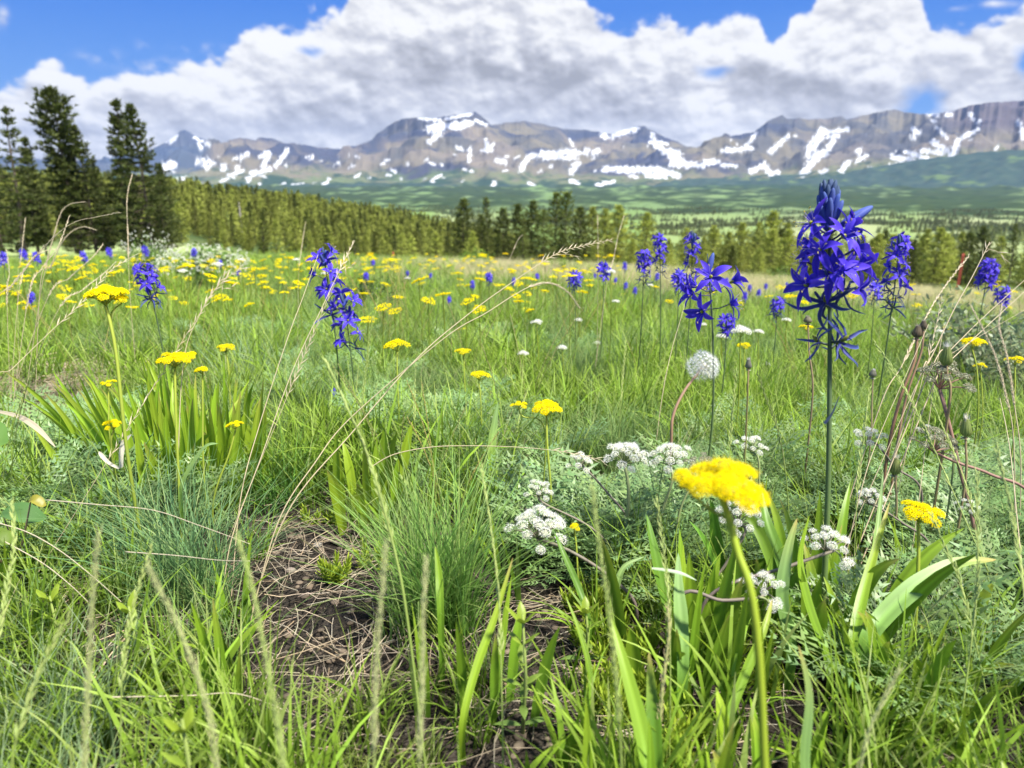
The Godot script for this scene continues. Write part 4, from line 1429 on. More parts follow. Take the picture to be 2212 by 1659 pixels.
# a head of clusters on rays over a bending stem. spec: width, n (clusters), size (of a cluster against the width), kind, ray (length against the width), tilt, thick, tone0, tone1
func umbel(called: String, label: String, category: String, top: Vector3, path: Array, spec: Dictionary, group := "") -> Node3D:
	var base: Vector3 = path[-1]
	var o := thing(called, label, category, base, group)
	var w: float = spec.width
	var aim: Vector3 = spec.get("tilt", Vector3(0.05, 1, 0.1)).normalized()
	var knot: Vector3 = top - aim * w * spec.get("ray", 0.45)
	var pts: Array = [knot]
	pts.append_array(path)
	var thick: float = spec.get("thick", 0.0016)
	var b := MB.new()
	var line := local(curve(pts, 7), base)
	line.reverse()
	b.tube(line, taper(line.size(), thick * 1.15, thick), 7, spec.get("tone0", Color(0.20, 0.27, 0.04)), spec.get("tone1", Color(0.30, 0.36, 0.04)))
	part("stem", b.mesh(M.stem), o)
	var k0 := knot - base
	var face := facing(aim)
	var n: int = spec.n
	var rays := MB.new()
	var domes: Array = dome[spec.kind]
	var size: float = w * spec.get("size", 0.34)
	for k in n:
		var f := sqrt((k + 0.3) / n)
		var az := k * 2.39996 + rnd(-0.2, 0.2)
		var r: float = 0.5 * w * f * rnd(0.82, 1.08) * (1.0 - 0.4 * size / w)
		var lift: float = w * spec.get("ray", 0.45) - w * spec.get("dish", 0.10) * f * f + rnd(-0.05, 0.05) * w
		if spec.has("droop"):
			lift -= spec.droop * w * f * f * rnd(0.5, 1.2)
		var p := k0 + face * Vector3(cos(az) * r, lift, sin(az) * r)
		rays.tube(PackedVector3Array([k0, k0.lerp(p, 0.55) + aim * w * 0.03, p]), taper(3, thick * 0.5, thick * 0.32), 4, spec.get("tone1", Color(0.30, 0.36, 0.04)), spec.get("tone1", Color(0.32, 0.36, 0.06)), false)
		var out := (face * Vector3(cos(az) * f * 0.55, 1.0, sin(az) * f * 0.55)).normalized()
		var s := size * rnd(0.82, 1.15)
		part("flower_cluster", domes[rng.randi() % domes.size()], o, Transform3D(facing(out, rnd(0, TAU)).scaled(Vector3(s, s, s)), p))
	part("rays", rays.mesh(M.stem, false), o)
	return o


func build_yellow() -> void:
	make_domes()
	var foot := hit(1640, 1640)
	foot = on_ground(at(1712, 1950, 0.42))
	umbel("yellow_umbel", "largest yellow umbel, nearest and out of focus, over the white flowers", "yellow umbel", at(1572, 1030, 0.445), [at(1590, 1180, 0.44), at(1640, 1420, 0.43), foot],
		{"width": 0.052, "n": 13, "size": 0.31, "kind": "near", "ray": 0.28, "thick": 0.0022, "tilt": Vector3(0.10, 1, 0.10), "tone0": Color(0.24, 0.32, 0.03), "tone1": Color(0.30, 0.40, 0.03), "dish": 0.16})
	umbel("yellow_umbel", "small yellow side umbel at the left tip of the largest one", "yellow umbel", at(1474, 1026, 0.46), [at(1520, 1090, 0.455), at(1580, 1130, 0.45), at(1590, 1180, 0.44)],
		{"width": 0.015, "n": 4, "size": 0.6, "kind": "yellow", "ray": 0.3, "thick": 0.0009, "tilt": Vector3(-0.1, 1, 0.1)})
	for r in [
		[222, 628, 0.98, 0.052, 14, "tall yellow umbel on a long leaning stem, beside the single camas", [[250, 760], [275, 980]], 0.0021],
		[262, 642, 0.99, 0.022, 5, "flat right hand wing of the tall yellow umbel by the single camas", [[240, 680], [250, 740]], 0.0010],
		[376, 770, 1.02, 0.044, 11, "yellow umbel on a straight stem rising from the bright leaf clump", [[380, 900], [388, 1080]], 0.0017],
		[411, 766, 1.04, 0.020, 4, "raised right hand knob of the umbel on the straight stem", [[395, 800], [383, 820]], 0.0009],
		[435, 797, 1.08, 0.022, 5, "small flat yellow umbel just right of the straight stemmed one", [[438, 880], [440, 1020]], 0.0012],
		[487, 747, 1.55, 0.040, 9, "flat yellow umbel above the leaf clump's right shoulder", [[494, 800], [498, 900]], 0.0014],
		[231, 826, 1.15, 0.024, 6, "small tilted yellow umbel over the straw litter", [[235, 880], [238, 950]], 0.0011],
		[243, 912, 1.02, 0.028, 7, "slanting yellow umbel among the feathery leaves, below the tilted one", [[240, 960], [250, 1040]], 0.0012],
		[507, 914, 1.05, 0.024, 6, "little yellow umbel low in front of the broad leaves", [[495, 980], [460, 1090]], 0.0012],
		[855, 740, 1.55, 0.055, 10, "wide flat yellow umbel between the twin camas and the long straw", [[858, 800], [862, 900]], 0.0015],
		[1002, 756, 1.7, 0.042, 8, "yellow umbel above the long curved straw", [[1003, 810], [1006, 880]], 0.0013],
		[1034, 806, 1.5, 0.043, 9, "yellow umbel standing over the grass right of the long straws", [[1038, 860], [1042, 950]], 0.0013],
		[1180, 876, 1.08, 0.046, 11, "bright yellow umbel on a clear stem above the white flowers", [[1182, 960], [1190, 1080]], 0.0016],
		[1122, 872, 1.10, 0.026, 6, "smaller yellow umbel left of the clear stemmed one", [[1130, 900], [1178, 935]], 0.0010],
		[1990, 1100, 0.80, 0.045, 12, "vivid yellow umbel on a short straight stem beside the tallest camas's leaves", [[1984, 1200], [1978, 1330]], 0.0018],
		[2102, 735, 1.42, 0.045, 10, "yellow umbel crossed by the long straws near the right edge", [[2110, 800], [2112, 900]], 0.0014],
		[2119, 788, 1.45, 0.026, 6, "small yellow umbel under the one crossed by straws", [[2121, 840], [2120, 920]], 0.0011],
		[2194, 774, 1.30, 0.034, 8, "yellow umbel cut off by the right edge", [[2192, 850], [2188, 960]], 0.0012],
		[1608, 744, 1.75, 0.036, 8, "flat yellow umbel right of the dandelion clock", [[1609, 800], [1610, 880]], 0.0012],
		[1241, 1135, 0.92, 0.016, 4, "tiny upright yellow umbel still in bud beside the white ones", [[1245, 1180], [1250, 1260]], 0.0011],
		[1743, 704, 1.85, 0.038, 8, "flat yellow umbel behind the spent flowers of the tallest camas", [[1744, 750], [1746, 830]], 0.0012]]:
		var d: float = r[2]
		var path: Array = []
		for q in r[6]:
			path.append(at(q[0], q[1], d))
		var last: Vector3 = path[-1]
		if r[4] > 5 or r[1] > 790:
			path.append(on_ground(last + Vector3(rnd(-0.01, 0.01), 0, 0)))
		umbel("yellow_umbel", r[5], "yellow umbel", at(r[0], r[1], d), path, {"width": r[3], "n": r[4], "size": 0.31 if r[4] > 5 else 0.50, "kind": "yellow" if d < 1.3 else "yellow_mid", "ray": 0.36, "thick": r[7], "tilt": Vector3(rnd(-0.1, 0.1), 1, rnd(0.0, 0.14)), "dish": 0.12})
	# the yellow drift across the meadow
	var spots_: Array = []
	for r in [[135, 641, 28], [10, 622, 36], [42, 570, 32], [60, 572, 24], [110, 576, 22], [155, 581, 24], [165, 521, 18], [175, 601, 26], [405, 560, 26], [355, 581, 28], [390, 578, 22], [455, 596, 26], [500, 612, 30], [470, 647, 27], [550, 581, 22], [565, 596, 22], [565, 612, 24], [622, 555, 20], [645, 612, 28], [640, 622, 24], [800, 609, 20], [832, 613, 20], [787, 634, 27], [860, 642, 26], [905, 606, 30], [925, 650, 34], [957, 636, 34], [828, 664, 38], [852, 672, 34], [1010, 651, 32], [1035, 668, 32], [1037, 603, 28], [997, 711, 22], [955, 741, 22], [1231, 576, 34], [1178, 570, 18], [1136, 601, 28], [1121, 614, 24], [1151, 604, 20], [1143, 671, 24], [1258, 631, 28], [1446, 651, 20], [1688, 621, 23], [1708, 640, 28], [1736, 653, 26], [1843, 639, 26], [1978, 636, 18], [1976, 661, 18], [2048, 708, 25], [1938, 768, 16], [1421, 793, 13], [1508, 721, 15], [795, 690, 38], [1205, 585, 22], [1195, 598, 20], [735, 568, 20], [740, 640, 26], [2190, 592, 24], [1660, 640, 18], [1600, 655, 16]]:
		spots_.append([r[0], r[1], r[2] * rnd(0.92, 1.05)])
	for k in 360:
		var v := 556.0 + 112.0 * pow(rng.randf(), 1.25)
		var u := rnd(-10, 800) if rng.randf() < 0.60 else rnd(700, 1330) if rng.randf() < 0.85 else rnd(1330, 2212)
		if v < 570 and u > 1000:
			v += 25
		if u > 1330:
			v = rnd(598, 668)
		if u > 560 and u < 860 and v > 640:
			continue
		if nz.get_noise_2d(u * 0.012, v * 0.05) < rnd(-0.35, 0.12):
			continue
		spots_.append([u, v, rnd(11, 21) * lerpf(0.85, 1.25, (v - 556.0) / 110.0)])
	var items: Array = []
	var kits := {}
	for s in spots_:
		var d: float = clampf(0.045 * F / s[2], 1.7, 5.6)
		var p := at(s[0], s[1], d)
		var base := on_ground(p)
		if p.y - base.y < 0.05:
			continue
		if p.y - base.y > 0.34:
			p.y = base.y + 0.34
		var near: bool = d < 3.0
		var key := ("mid%d" if near else "far%d") % (rng.randi() % 5)
		var o := thing("yellow_umbel", "", "yellow umbel", base, "yellow umbels scattered over the meadow")
		var w: float = s[2] * d / F
		var h := p.y - base.y
		var sh: String = "%s%d" % [key.substr(0, 3), int(h / 0.04)]
		if not kits.has(sh):
			var b := MB.new()
			var g := (int(h / 0.04) + 0.5) * 0.04
			b.tube(PackedVector3Array([Vector3(0, -0.02, 0), Vector3(0.006, g * 0.5, 0.003), Vector3(0, g, 0), Vector3(0, g + 0.004, 0)]), PackedFloat32Array([0.0020, 0.0017, 0.0014, 0.004]), 5, Color(0.18, 0.26, 0.04), Color(0.30, 0.34, 0.04))
			kits[sh] = [b.mesh(M.stem), g]
		part("stem", kits[sh][0], o, Transform3D(Basis(Vector3.UP, rnd(0, TAU)).scaled(Vector3(1, h / kits[sh][1], 1)), Vector3.ZERO))
		var tilt := Vector3(rnd(-0.4, 0.4), 1, rnd(-0.3, 0.45))
		part("flower_head", dome["head_mid" if near else "head_far"][int(key[3])], o, Transform3D(facing(tilt, rnd(0, TAU)).scaled(Vector3(w, w * rnd(0.8, 1.2), w)), Vector3(0, h, 0)))
		items.append([o, s[0], s[1], "yellow umbel" if near else "small blurred yellow umbel"])
	# the farthest heads run together
	var far_p: Array = []
	var far_c: Array = []
	for k in 420:
		var u := rnd(-20, 1350)
		var v := rnd(548, 592)
		if nz.get_noise_2d(u * 0.012, v * 0.05 + 9.0) < rnd(-0.3, 0.15):
			continue
		var p := at(u, v, rnd(5.2, 7.5))
		var base := on_ground(p)
		if p.y < base.y + 0.04 or p.y > base.y + 0.36:
			p.y = base.y + rnd(0.12, 0.30)
		var w := rnd(0.030, 0.055)
		far_p.append(Transform3D(facing(Vector3(rnd(-0.3, 0.3), 1, rnd(-0.2, 0.35)), rnd(0, TAU)).scaled(Vector3(w, w, w)), p))
		far_c.append(Color(1, rnd(0.9, 1.05), 1))
	stuff("yellow_blossom", "farthest yellow umbels running together at the back of the meadow", dome.head_far[0], far_p, far_c)
	rank_labels(items, [[312, 610, "the single left camas"], [222, 645, "the leaning umbel"], [700, 610, "the twin camas"], [432, 545, "the white blossomed shrub"], [1420, 570, "the overlapping camas pair"], [1560, 640, "the star flowered camas"], [1790, 620, "the tallest camas"], [1945, 620, "the open camas"], [1180, 620, "the drooping straw head"], [855, 740, "the wide flat umbel"], [930, 630, "the middle of the meadow"], [80, 560, "the leftmost straws"], [560, 600, "the bent straw"], [1240, 600, "the small violet camas"], [1056, 600, "the middle camas"], [2138, 600, "the dense camas"]])


func build_white() -> void:
	var purple := Color(0.17, 0.125, 0.125)
	var green := Color(0.22, 0.27, 0.11)
	# [u, v, depth, width, clusters, label, stem points, kind, thick]
	for r in [
		[1168, 1112, 0.88, 0.066, 15, "largest white umbel, on a purple stem lying over the soil", [[1230, 1190], [1310, 1240], [1370, 1300]], "white", 0.0019],
		[1166, 1046, 0.98, 0.040, 9, "white umbel just behind the largest one", [[1180, 1090], [1290, 1150], [1375, 1260]], "white", 0.0014],
		[1255, 985, 1.05, 0.040, 9, "white umbel under the tip of the arching straw", [[1262, 1010], [1310, 1062], [1360, 1130]], "white", 0.0013],
		[1356, 962, 1.02, 0.060, 15, "domed white umbel on a stout green stem, rays showing beneath", [[1358, 1060], [1352, 1150], [1348, 1250]], "white", 0.0022],
		[1450, 970, 1.03, 0.056, 14, "flat topped white umbel right of the domed one", [[1452, 1040], [1430, 1110], [1418, 1200]], "white", 0.0018],
		[1520, 990, 1.02, 0.046, 11, "fading greenish white umbel beside the flat topped one", [[1500, 1040], [1470, 1100], [1455, 1200]], "drab", 0.0015],
		[1630, 948, 1.12, 0.046, 10, "white umbel behind the brown upright stalk", [[1638, 990], [1640, 1050], [1642, 1130]], "white", 0.0016],
		[1597, 1095, 0.90, 0.056, 13, "white umbel half hidden beneath the largest yellow one", [[1610, 1150], [1560, 1230], [1500, 1310]], "white", 0.0016],
		[1790, 1152, 0.80, 0.046, 11, "white umbel crossed by the tallest camas's stem", [[1800, 1190], [1700, 1225], [1530, 1290]], "white", 0.0017],
		[1829, 1215, 0.79, 0.014, 2, "single white ball hanging right of the tallest camas's stem", [[1815, 1200], [1805, 1190]], "white", 0.0010],
		[1652, 1250, 0.76, 0.040, 10, "white umbel on a level grey stem beside the near yellow stem", [[1640, 1290], [1560, 1297], [1470, 1290]], "white", 0.0017],
		[1672, 1305, 0.75, 0.014, 2, "small white cluster drooping below the level stemmed umbel", [[1655, 1295], [1640, 1290]], "white", 0.0010],
		[1880, 930, 1.12, 0.050, 9, "sparse white umbel on a slanting stem right of the tallest camas", [[1895, 960], [1935, 1010], [1990, 1060]], "white", 0.0014],
		[1880, 1062, 0.98, 0.040, 9, "white umbel low between the tallest camas and the red stalks", [[1895, 1095], [1950, 1130], [2010, 1180]], "white", 0.0014],
		[2092, 1084, 0.98, 0.030, 6, "small white umbel at the crossing of the red stalks", [[2100, 1110], [2120, 1160]], "white", 0.0012],
		[2035, 940, 1.02, 0.060, 11, "grey white umbel going to seed on a pink stem", [[2070, 1000], [2140, 1025], [2230, 1080]], "drab", 0.0019],
		[2010, 925, 1.05, 0.030, 6, "white umbel above the grey seeding one", [[2030, 950], [2060, 990]], "white", 0.0012],
		[2042, 790, 1.05, 0.072, 9, "seeding umbel with bare rays around the closed dandelion head", [[2046, 900], [2075, 1020], [2105, 1150]], "drab", 0.0024]]:
		var d: float = r[2]
		var path: Array = []
		for q in r[6]:
			path.append(at(q[0], q[1], d))
		if r[4] > 2:
			path.append(on_ground(path[-1] + (path[-1] - path[-2]) * 0.15))
		var red: bool = r[5].contains("pink") or r[5].contains("bare rays")
		var lying: bool = absf(r[6][-1][0] - r[0]) > 80
		umbel("white_umbel", r[5], "white umbel", at(r[0], r[1], d), path, {"width": r[3] * (1.12 if r[4] > 2 else 1.0), "n": int(r[4] * 1.35) if r[4] > 2 else r[4], "size": 0.185 if r[4] > 2 else 0.9, "kind": r[7], "ray": 0.42, "thick": r[8], "tilt": Vector3(rnd(-0.15, 0.15), 1, rnd(0.05, 0.35)), "dish": 0.16, "droop": 0.16, "tone0": Color(0.26, 0.15, 0.12) if red else purple if lying else green, "tone1": Color(0.30, 0.18, 0.14) if red else purple.lerp(green, 0.4) if lying else green})
	# small ones farther back
	var items: Array = []
	for r in [[1160, 694, 25], [1215, 750, 24], [1130, 762, 24], [1602, 712, 46], [1658, 786, 20], [1100, 793, 18], [1640, 715, 24], [1560, 725, 24], [1700, 690, 20], [1250, 690, 18], [1330, 650, 16], [1320, 586, 22], [395, 585, 20], [520, 560, 16], [700, 590, 14], [970, 720, 16], [1070, 735, 16], [470, 570, 22], [1520, 700, 16], [1290, 740, 18], [2030, 715, 20], [1405, 615, 14], [880, 600, 13], [640, 560, 15]]:
		var d: float = clampf(0.030 * F / r[2], 1.4, 4.5)
		var p := at(r[0], r[1], d)
		var base := on_ground(p)
		if p.y - base.y < 0.04:
			p.y = base.y + 0.05
		var o := umbel("white_umbel", "", "white umbel", p, [p.lerp(base, 0.5) + Vector3(0.005, 0, 0), base], {"width": r[2] * d / F, "n": 6, "size": 0.42, "kind": "white", "ray": 0.4, "thick": 0.0012}, "small white umbels farther back")
		items.append([o, r[0], r[1], "small white umbel"])
	rank_labels(items, [[855, 740, "the wide flat yellow umbel"], [1523, 790, "the dandelion clock"], [1790, 700, "the tallest camas"], [1180, 640, "the drooping straw head"], [432, 545, "the white blossomed shrub"], [700, 610, "the twin camas"], [1420, 570, "the overlapping camas pair"]])


# ---------------------------------------------------------------- dandelions
func build_dandelions() -> void:
	# the clock
	var c := at(1521, 790, 1.22)
	var base := on_ground(at(1455, 985, 1.2))
	var o := thing("dandelion", "round white dandelion seed clock on a bent reddish stalk", "dandelion", base)
	var r := 0.0285
	var line := local(curve([base, at(1450, 950, 1.2), at(1455, 895, 1.2), at(1478, 845, 1.21), at(1508, 806, 1.22), c], 7), base)
	var b := MB.new()
	b.tube(line, taper(line.size(), 0.0026, 0.0020), 8, Color(0.24, 0.15, 0.09), Color(0.33, 0.22, 0.15))
	part("stalk", b.mesh(M.stem), o)
	b = MB.new()
	b.egg(c - base, Vector3(0.2, 1, 0.1).normalized(), 0.0045, 0.0045, 8, 6, Color(0.5, 0.5, 0.36), Color(0.6, 0.58, 0.44))
	for k in 26:
		var az := TAU * k / 13.0 + rnd(-0.2, 0.2)
		var d := Vector3(cos(az), -1.0 - rnd(0, 0.8), sin(az)).normalized()
		var s := c - base + d * 0.004
		b.strip(PackedVector3Array([s, s + d * 0.008 + Vector3(cos(az), 0, sin(az)) * 0.004, s + d * rnd(0.012, 0.02)]), PackedFloat32Array([0.0014, 0.0014, 0.0003]), Vector3(-sin(az), 0, cos(az)), Color(0.25, 0.28, 0.15), Color(0.40, 0.40, 0.28))
	part("receptacle", b.mesh(M.stem), o)
	b = MB.new()
	for k in 135:
		var y := 1.0 - 1.88 * (k + 0.5) / 135.0
		var q := sqrt(1.0 - y * y)
		var d := Vector3(cos(k * 2.39996) * q, y, sin(k * 2.39996) * q)
		var p := c - base + d * r * rnd(0.66, 0.80) * (1.0 + 0.12 * sin(d.x * 5.0 + d.y * 3.0)) * Vector3(1, 0.93, 1)
		b.tube(PackedVector3Array([c - base + d * 0.0045, p]), taper(2, 0.00014, 0.00010), 3, Color(0.5, 0.47, 0.35), Color(0.8, 0.8, 0.75), false)
		var f := facing(d)
		for n in 16:
			var az := TAU * n / 16.0 + rnd(-0.1, 0.1)
			var t := f * Vector3(cos(az) * 0.0072, rnd(0.004, 0.0070), sin(az) * 0.0072)
			var s := t.cross(d).normalized() * 0.00019
			b.tri(p - s, p + t, p + s, Color(0.95, 0.95, 0.93))
	var fl := part("pappus", b.mesh(M.fluff, false), o)
	fl.set_meta("kind", "stuff")
	# closed and spent heads
	for q in [
		[1617, 786, 1.3, 0.0055, 0.016, [[1614, 880], [1608, 985]], Color(0.30, 0.30, 0.24), Color(0.72, 0.70, 0.64), "closed drab dandelion head on a brown stalk, right of the seed clock", 0.0018, Color(0.22, 0.17, 0.08)],
		[1886, 806, 1.25, 0.006, 0.011, [[1884, 860], [1880, 960]], Color(0.30, 0.30, 0.22), Color(0.84, 0.82, 0.78), "small white tipped dandelion bud alone in the grass right of the tallest camas", 0.0014, Color(0.26, 0.22, 0.12)],
		[2045, 768, 1.04, 0.0078, 0.026, [[2046, 810], [2050, 880]], Color(0.32, 0.40, 0.12), Color(0.80, 0.78, 0.72), "large closed green dandelion head with a white tip, inside the bare rayed umbel", 0.0020, Color(0.25, 0.20, 0.10)],
		[2087, 922, 1.02, 0.0072, 0.024, [[2086, 960], [2085, 1040]], Color(0.32, 0.40, 0.12), Color(0.84, 0.80, 0.70), "closed green dandelion head with a cream tip above the grey seeding umbel", 0.0018, Color(0.24, 0.20, 0.10)],
		[1934, 1005, 1.05, 0.0070, 0.024, [[1935, 1050], [1936, 1110]], Color(0.32, 0.38, 0.12), Color(0.82, 0.78, 0.66), "closed green dandelion head low between the white umbels", 0.0018, Color(0.22, 0.2, 0.1)],
		[1982, 716, 1.12, 0.0070, 0.016, [[1975, 780], [1945, 860], [1918, 975]], Color(0.20, 0.16, 0.10), Color(0.45, 0.40, 0.32), "brown withered dandelion head on a tall reddish stalk", 0.0026, Color(0.24, 0.13, 0.08)],
		[1995, 702, 1.16, 0.0060, 0.013, [[1990, 760], [1960, 850], [1938, 960]], Color(0.22, 0.18, 0.12), Color(0.5, 0.45, 0.38), "second brown withered dandelion head leaning on the first", 0.0020, Color(0.23, 0.14, 0.09)],
		[1745, 690, 1.25, 0.007, 0.010, [[1748, 760], [1755, 860]], Color(0.28, 0.26, 0.16), Color(0.55, 0.5, 0.4), "small spent dandelion head hidden behind the tallest camas", 0.0016, Color(0.22, 0.17, 0.1)]]:
		var p := at(q[0], q[1], q[2])
		var path: Array = [p]
		for s in q[5]:
			path.append(at(s[0], s[1], q[2]))
		path.append(on_ground(path[-1]))
		var root: Vector3 = path[-1]
		o = thing("dandelion", q[8], "dandelion", root)
		line = local(curve(path, 6), root)
		line.reverse()
		b = MB.new()
		b.tube(line, taper(line.size(), q[9], q[9] * 0.8), 7, q[10], q[10].lerp(Color(0.3, 0.22, 0.12), 0.5))
		part("stalk", b.mesh(M.stem), o)
		b = MB.new()
		var up := Vector3(rnd(-0.15, 0.15), 1, rnd(-0.1, 0.1)).normalized()
		for k in 14:
			var az := TAU * k / 14.0
			var d := Vector3(cos(az), 0, sin(az))
			var s = p - root - up * q[4] * 0.5
			b.strip(PackedVector3Array([s + d * q[3] * 0.55, s + d * q[3] + up * q[4] * 0.22, s + d * q[3] * 0.72 + up * q[4] * 0.62, s + d * q[3] * 0.42 + up * q[4]]), PackedFloat32Array([q[3] * 0.2, q[3] * 0.28, q[3] * 0.19, q[3] * 0.07]), Vector3(-sin(az), 0, cos(az)), q[6], q[6] * 0.8, 0.2, 0.8)
		for k in 12:
			var az := TAU * k / 12.0 + 0.2
			var d := Vector3(cos(az), -0.9, sin(az)).normalized()
			var s = p - root - up * q[4] * 0.5
			b.strip(PackedVector3Array([s, s + d * q[3] * 0.8, s + d * q[3] * 1.2 + Vector3(0, q[3] * 0.3, 0)]), PackedFloat32Array([q[3] * 0.2, q[3] * 0.18, q[3] * 0.03]), Vector3(-sin(az), 0, cos(az)), q[6], q[7] * 0.7)
		part("bracts", b.mesh(M.leaf), o)
		b = MB.new()
		for k in 40:
			var d := (up * rnd(0.7, 1.3) + Vector3(rnd(-1, 1), 0, rnd(-1, 1)) * 0.35).normalized()
			var s := d.cross(Vector3(rnd(-1, 1), 0.2, rnd(-1, 1))).normalized() * 0.0006
			var m = p - root + up * q[4] * 0.25 + Vector3(rnd(-1, 1), 0, rnd(-1, 1)) * q[3] * 0.35
			b.tri(m - s, m + d * q[4] * rnd(0.35, 0.6), m + s, q[7])
		part("tuft", b.mesh(M.flower, false), o)


# ---------------------------------------------------------------- broad leaves
# one strap leaf as a mesh about its root
func strap(pts: PackedVector3Array, w: float, face: Vector3, c0: Color, c1: Color, fold := 0.35) -> Mesh:
	var hw := PackedFloat32Array()
	var n := pts.size()
	for k in n:
		var t := float(k) / (n - 1)
		hw.append(maxf(0.5 * w * (0.55 + 0.9 * t - 0.45 * t * t) * pow(clampf((1.0 - t) * 2.4, 0, 1), 0.75), 0.0002))
	var b := MB.new()
	# five lines across: a pale midrib between two darker blades
	var last := n - 1
	var dead := rng.randf() < 0.4
	var streak: Array = []
	for j in 5:
		streak.append(rnd(0.86, 1.14))
	for k in n:
		var t := pts[mini(k + 1, last)] - pts[maxi(k - 1, 0)]
		var side := t.cross(face).normalized()
		var up := side.cross(t).normalized()
		var f := float(k) / last
		var col := c0.lerp(c1, f)
		if dead:
			col = col.lerp(Color(0.42, 0.33, 0.13), smoothstep(0.86, 0.97, f))
			col = col.lerp(Color(0.40, 0.40, 0.06), smoothstep(0.6, 0.9, f) * 0.35)
		for j in 5:
			var x: float = [-1.0, -0.45, 0.0, 0.45, 1.0][j]
			b.v.append(pts[k] + side * hw[k] * x + up * fold * hw[k] * (absf(x) - 0.5) * (1.0 - 0.4 * f))
			var m: float = [1.06, 0.90, 1.16, 0.92, 1.05][j] * streak[j]
			b.c.append(Color(col.r * m, col.g * m, col.b * m))
	for k in last:
		for j in 4:
			var a := k * 5 + j
			b.i.append(a); b.i.append(a + 1); b.i.append(a + 6)
			b.i.append(a); b.i.append(a + 6); b.i.append(a + 5)
	return b.mesh(M.leaf)


const LEAF_A := Color(0.255, 0.395, 0.028)
const LEAF_B := Color(0.125, 0.260, 0.026)
const LEAF_PALE := Color(0.26, 0.40, 0.15)


# a clump: foot, number of leaves, length, width, spread (radius at the foot), lean of the whole, tones
func clump(label: String, foot: Vector3, n: int, length: float, width: float, spread: float, lean: Vector3, c0: Color, c1: Color, sweep := 0.5, called := "camas_leaves") -> Node3D:
	var o := thing(called, label, "leaf clump", foot)
	for k in n:
		var az := rnd(0, TAU)
		var out := Vector3(cos(az), 0, sin(az))
		var root := out * spread * sqrt(rng.randf())
		root.y = ground(foot.x + root.x, foot.z + root.z) - foot.y - 0.01
		var l := length * rnd(0.6, 1.1)
		var way := (out * rnd(0.1, 0.55) * sweep + lean + Vector3(rnd(-0.15, 0.15), 0, rnd(-0.15, 0.15)))
		var bend := rnd(0.1, 0.75) * sweep
		var pts := PackedVector3Array()
		for j in 9:
			var t := j / 8.0
			pts.append(root + Vector3(0, l * t * (1.0 - 0.18 * bend * t), 0) + way * l * t * (0.55 + 0.75 * bend * t * t) - Vector3(0, bend * l * 0.35 * t * t * t, 0))
		var face := Vector3(rnd(-0.8, 0.8), 0.25, 1.0).normalized()
		part("leaf", strap(pts, width * rnd(0.7, 1.2), face, vary(c0, 0.15), vary(c1, 0.2)), o)
	return o


# one leaf given by points of the frame at one depth, as a thing of its own
func lone_leaf(label: String, path: Array, d0: float, d1: float, w: float, c0: Color, c1: Color, face := Vector3(0.1, 0.4, 1.0), called := "camas_leaf") -> void:
	var pts: Array = []
	for k in path.size():
		pts.append(at(path[k][0], path[k][1], lerpf(d0, d1, float(k) / (path.size() - 1))))
	var root: Vector3 = on_ground(pts[0])
	if root.y < pts[0].y - 0.004 and called != "dry_leaf":
		pts.push_front(root)
	root = pts[0]
	var o := MeshInstance3D.new()
	o.name = numbered(called)
	o.mesh = strap(local(curve(pts, 5), root), w, face.normalized(), c0, c1)
	add_child(o, true)
	o.position = root
	tag(o, label, "leaf")


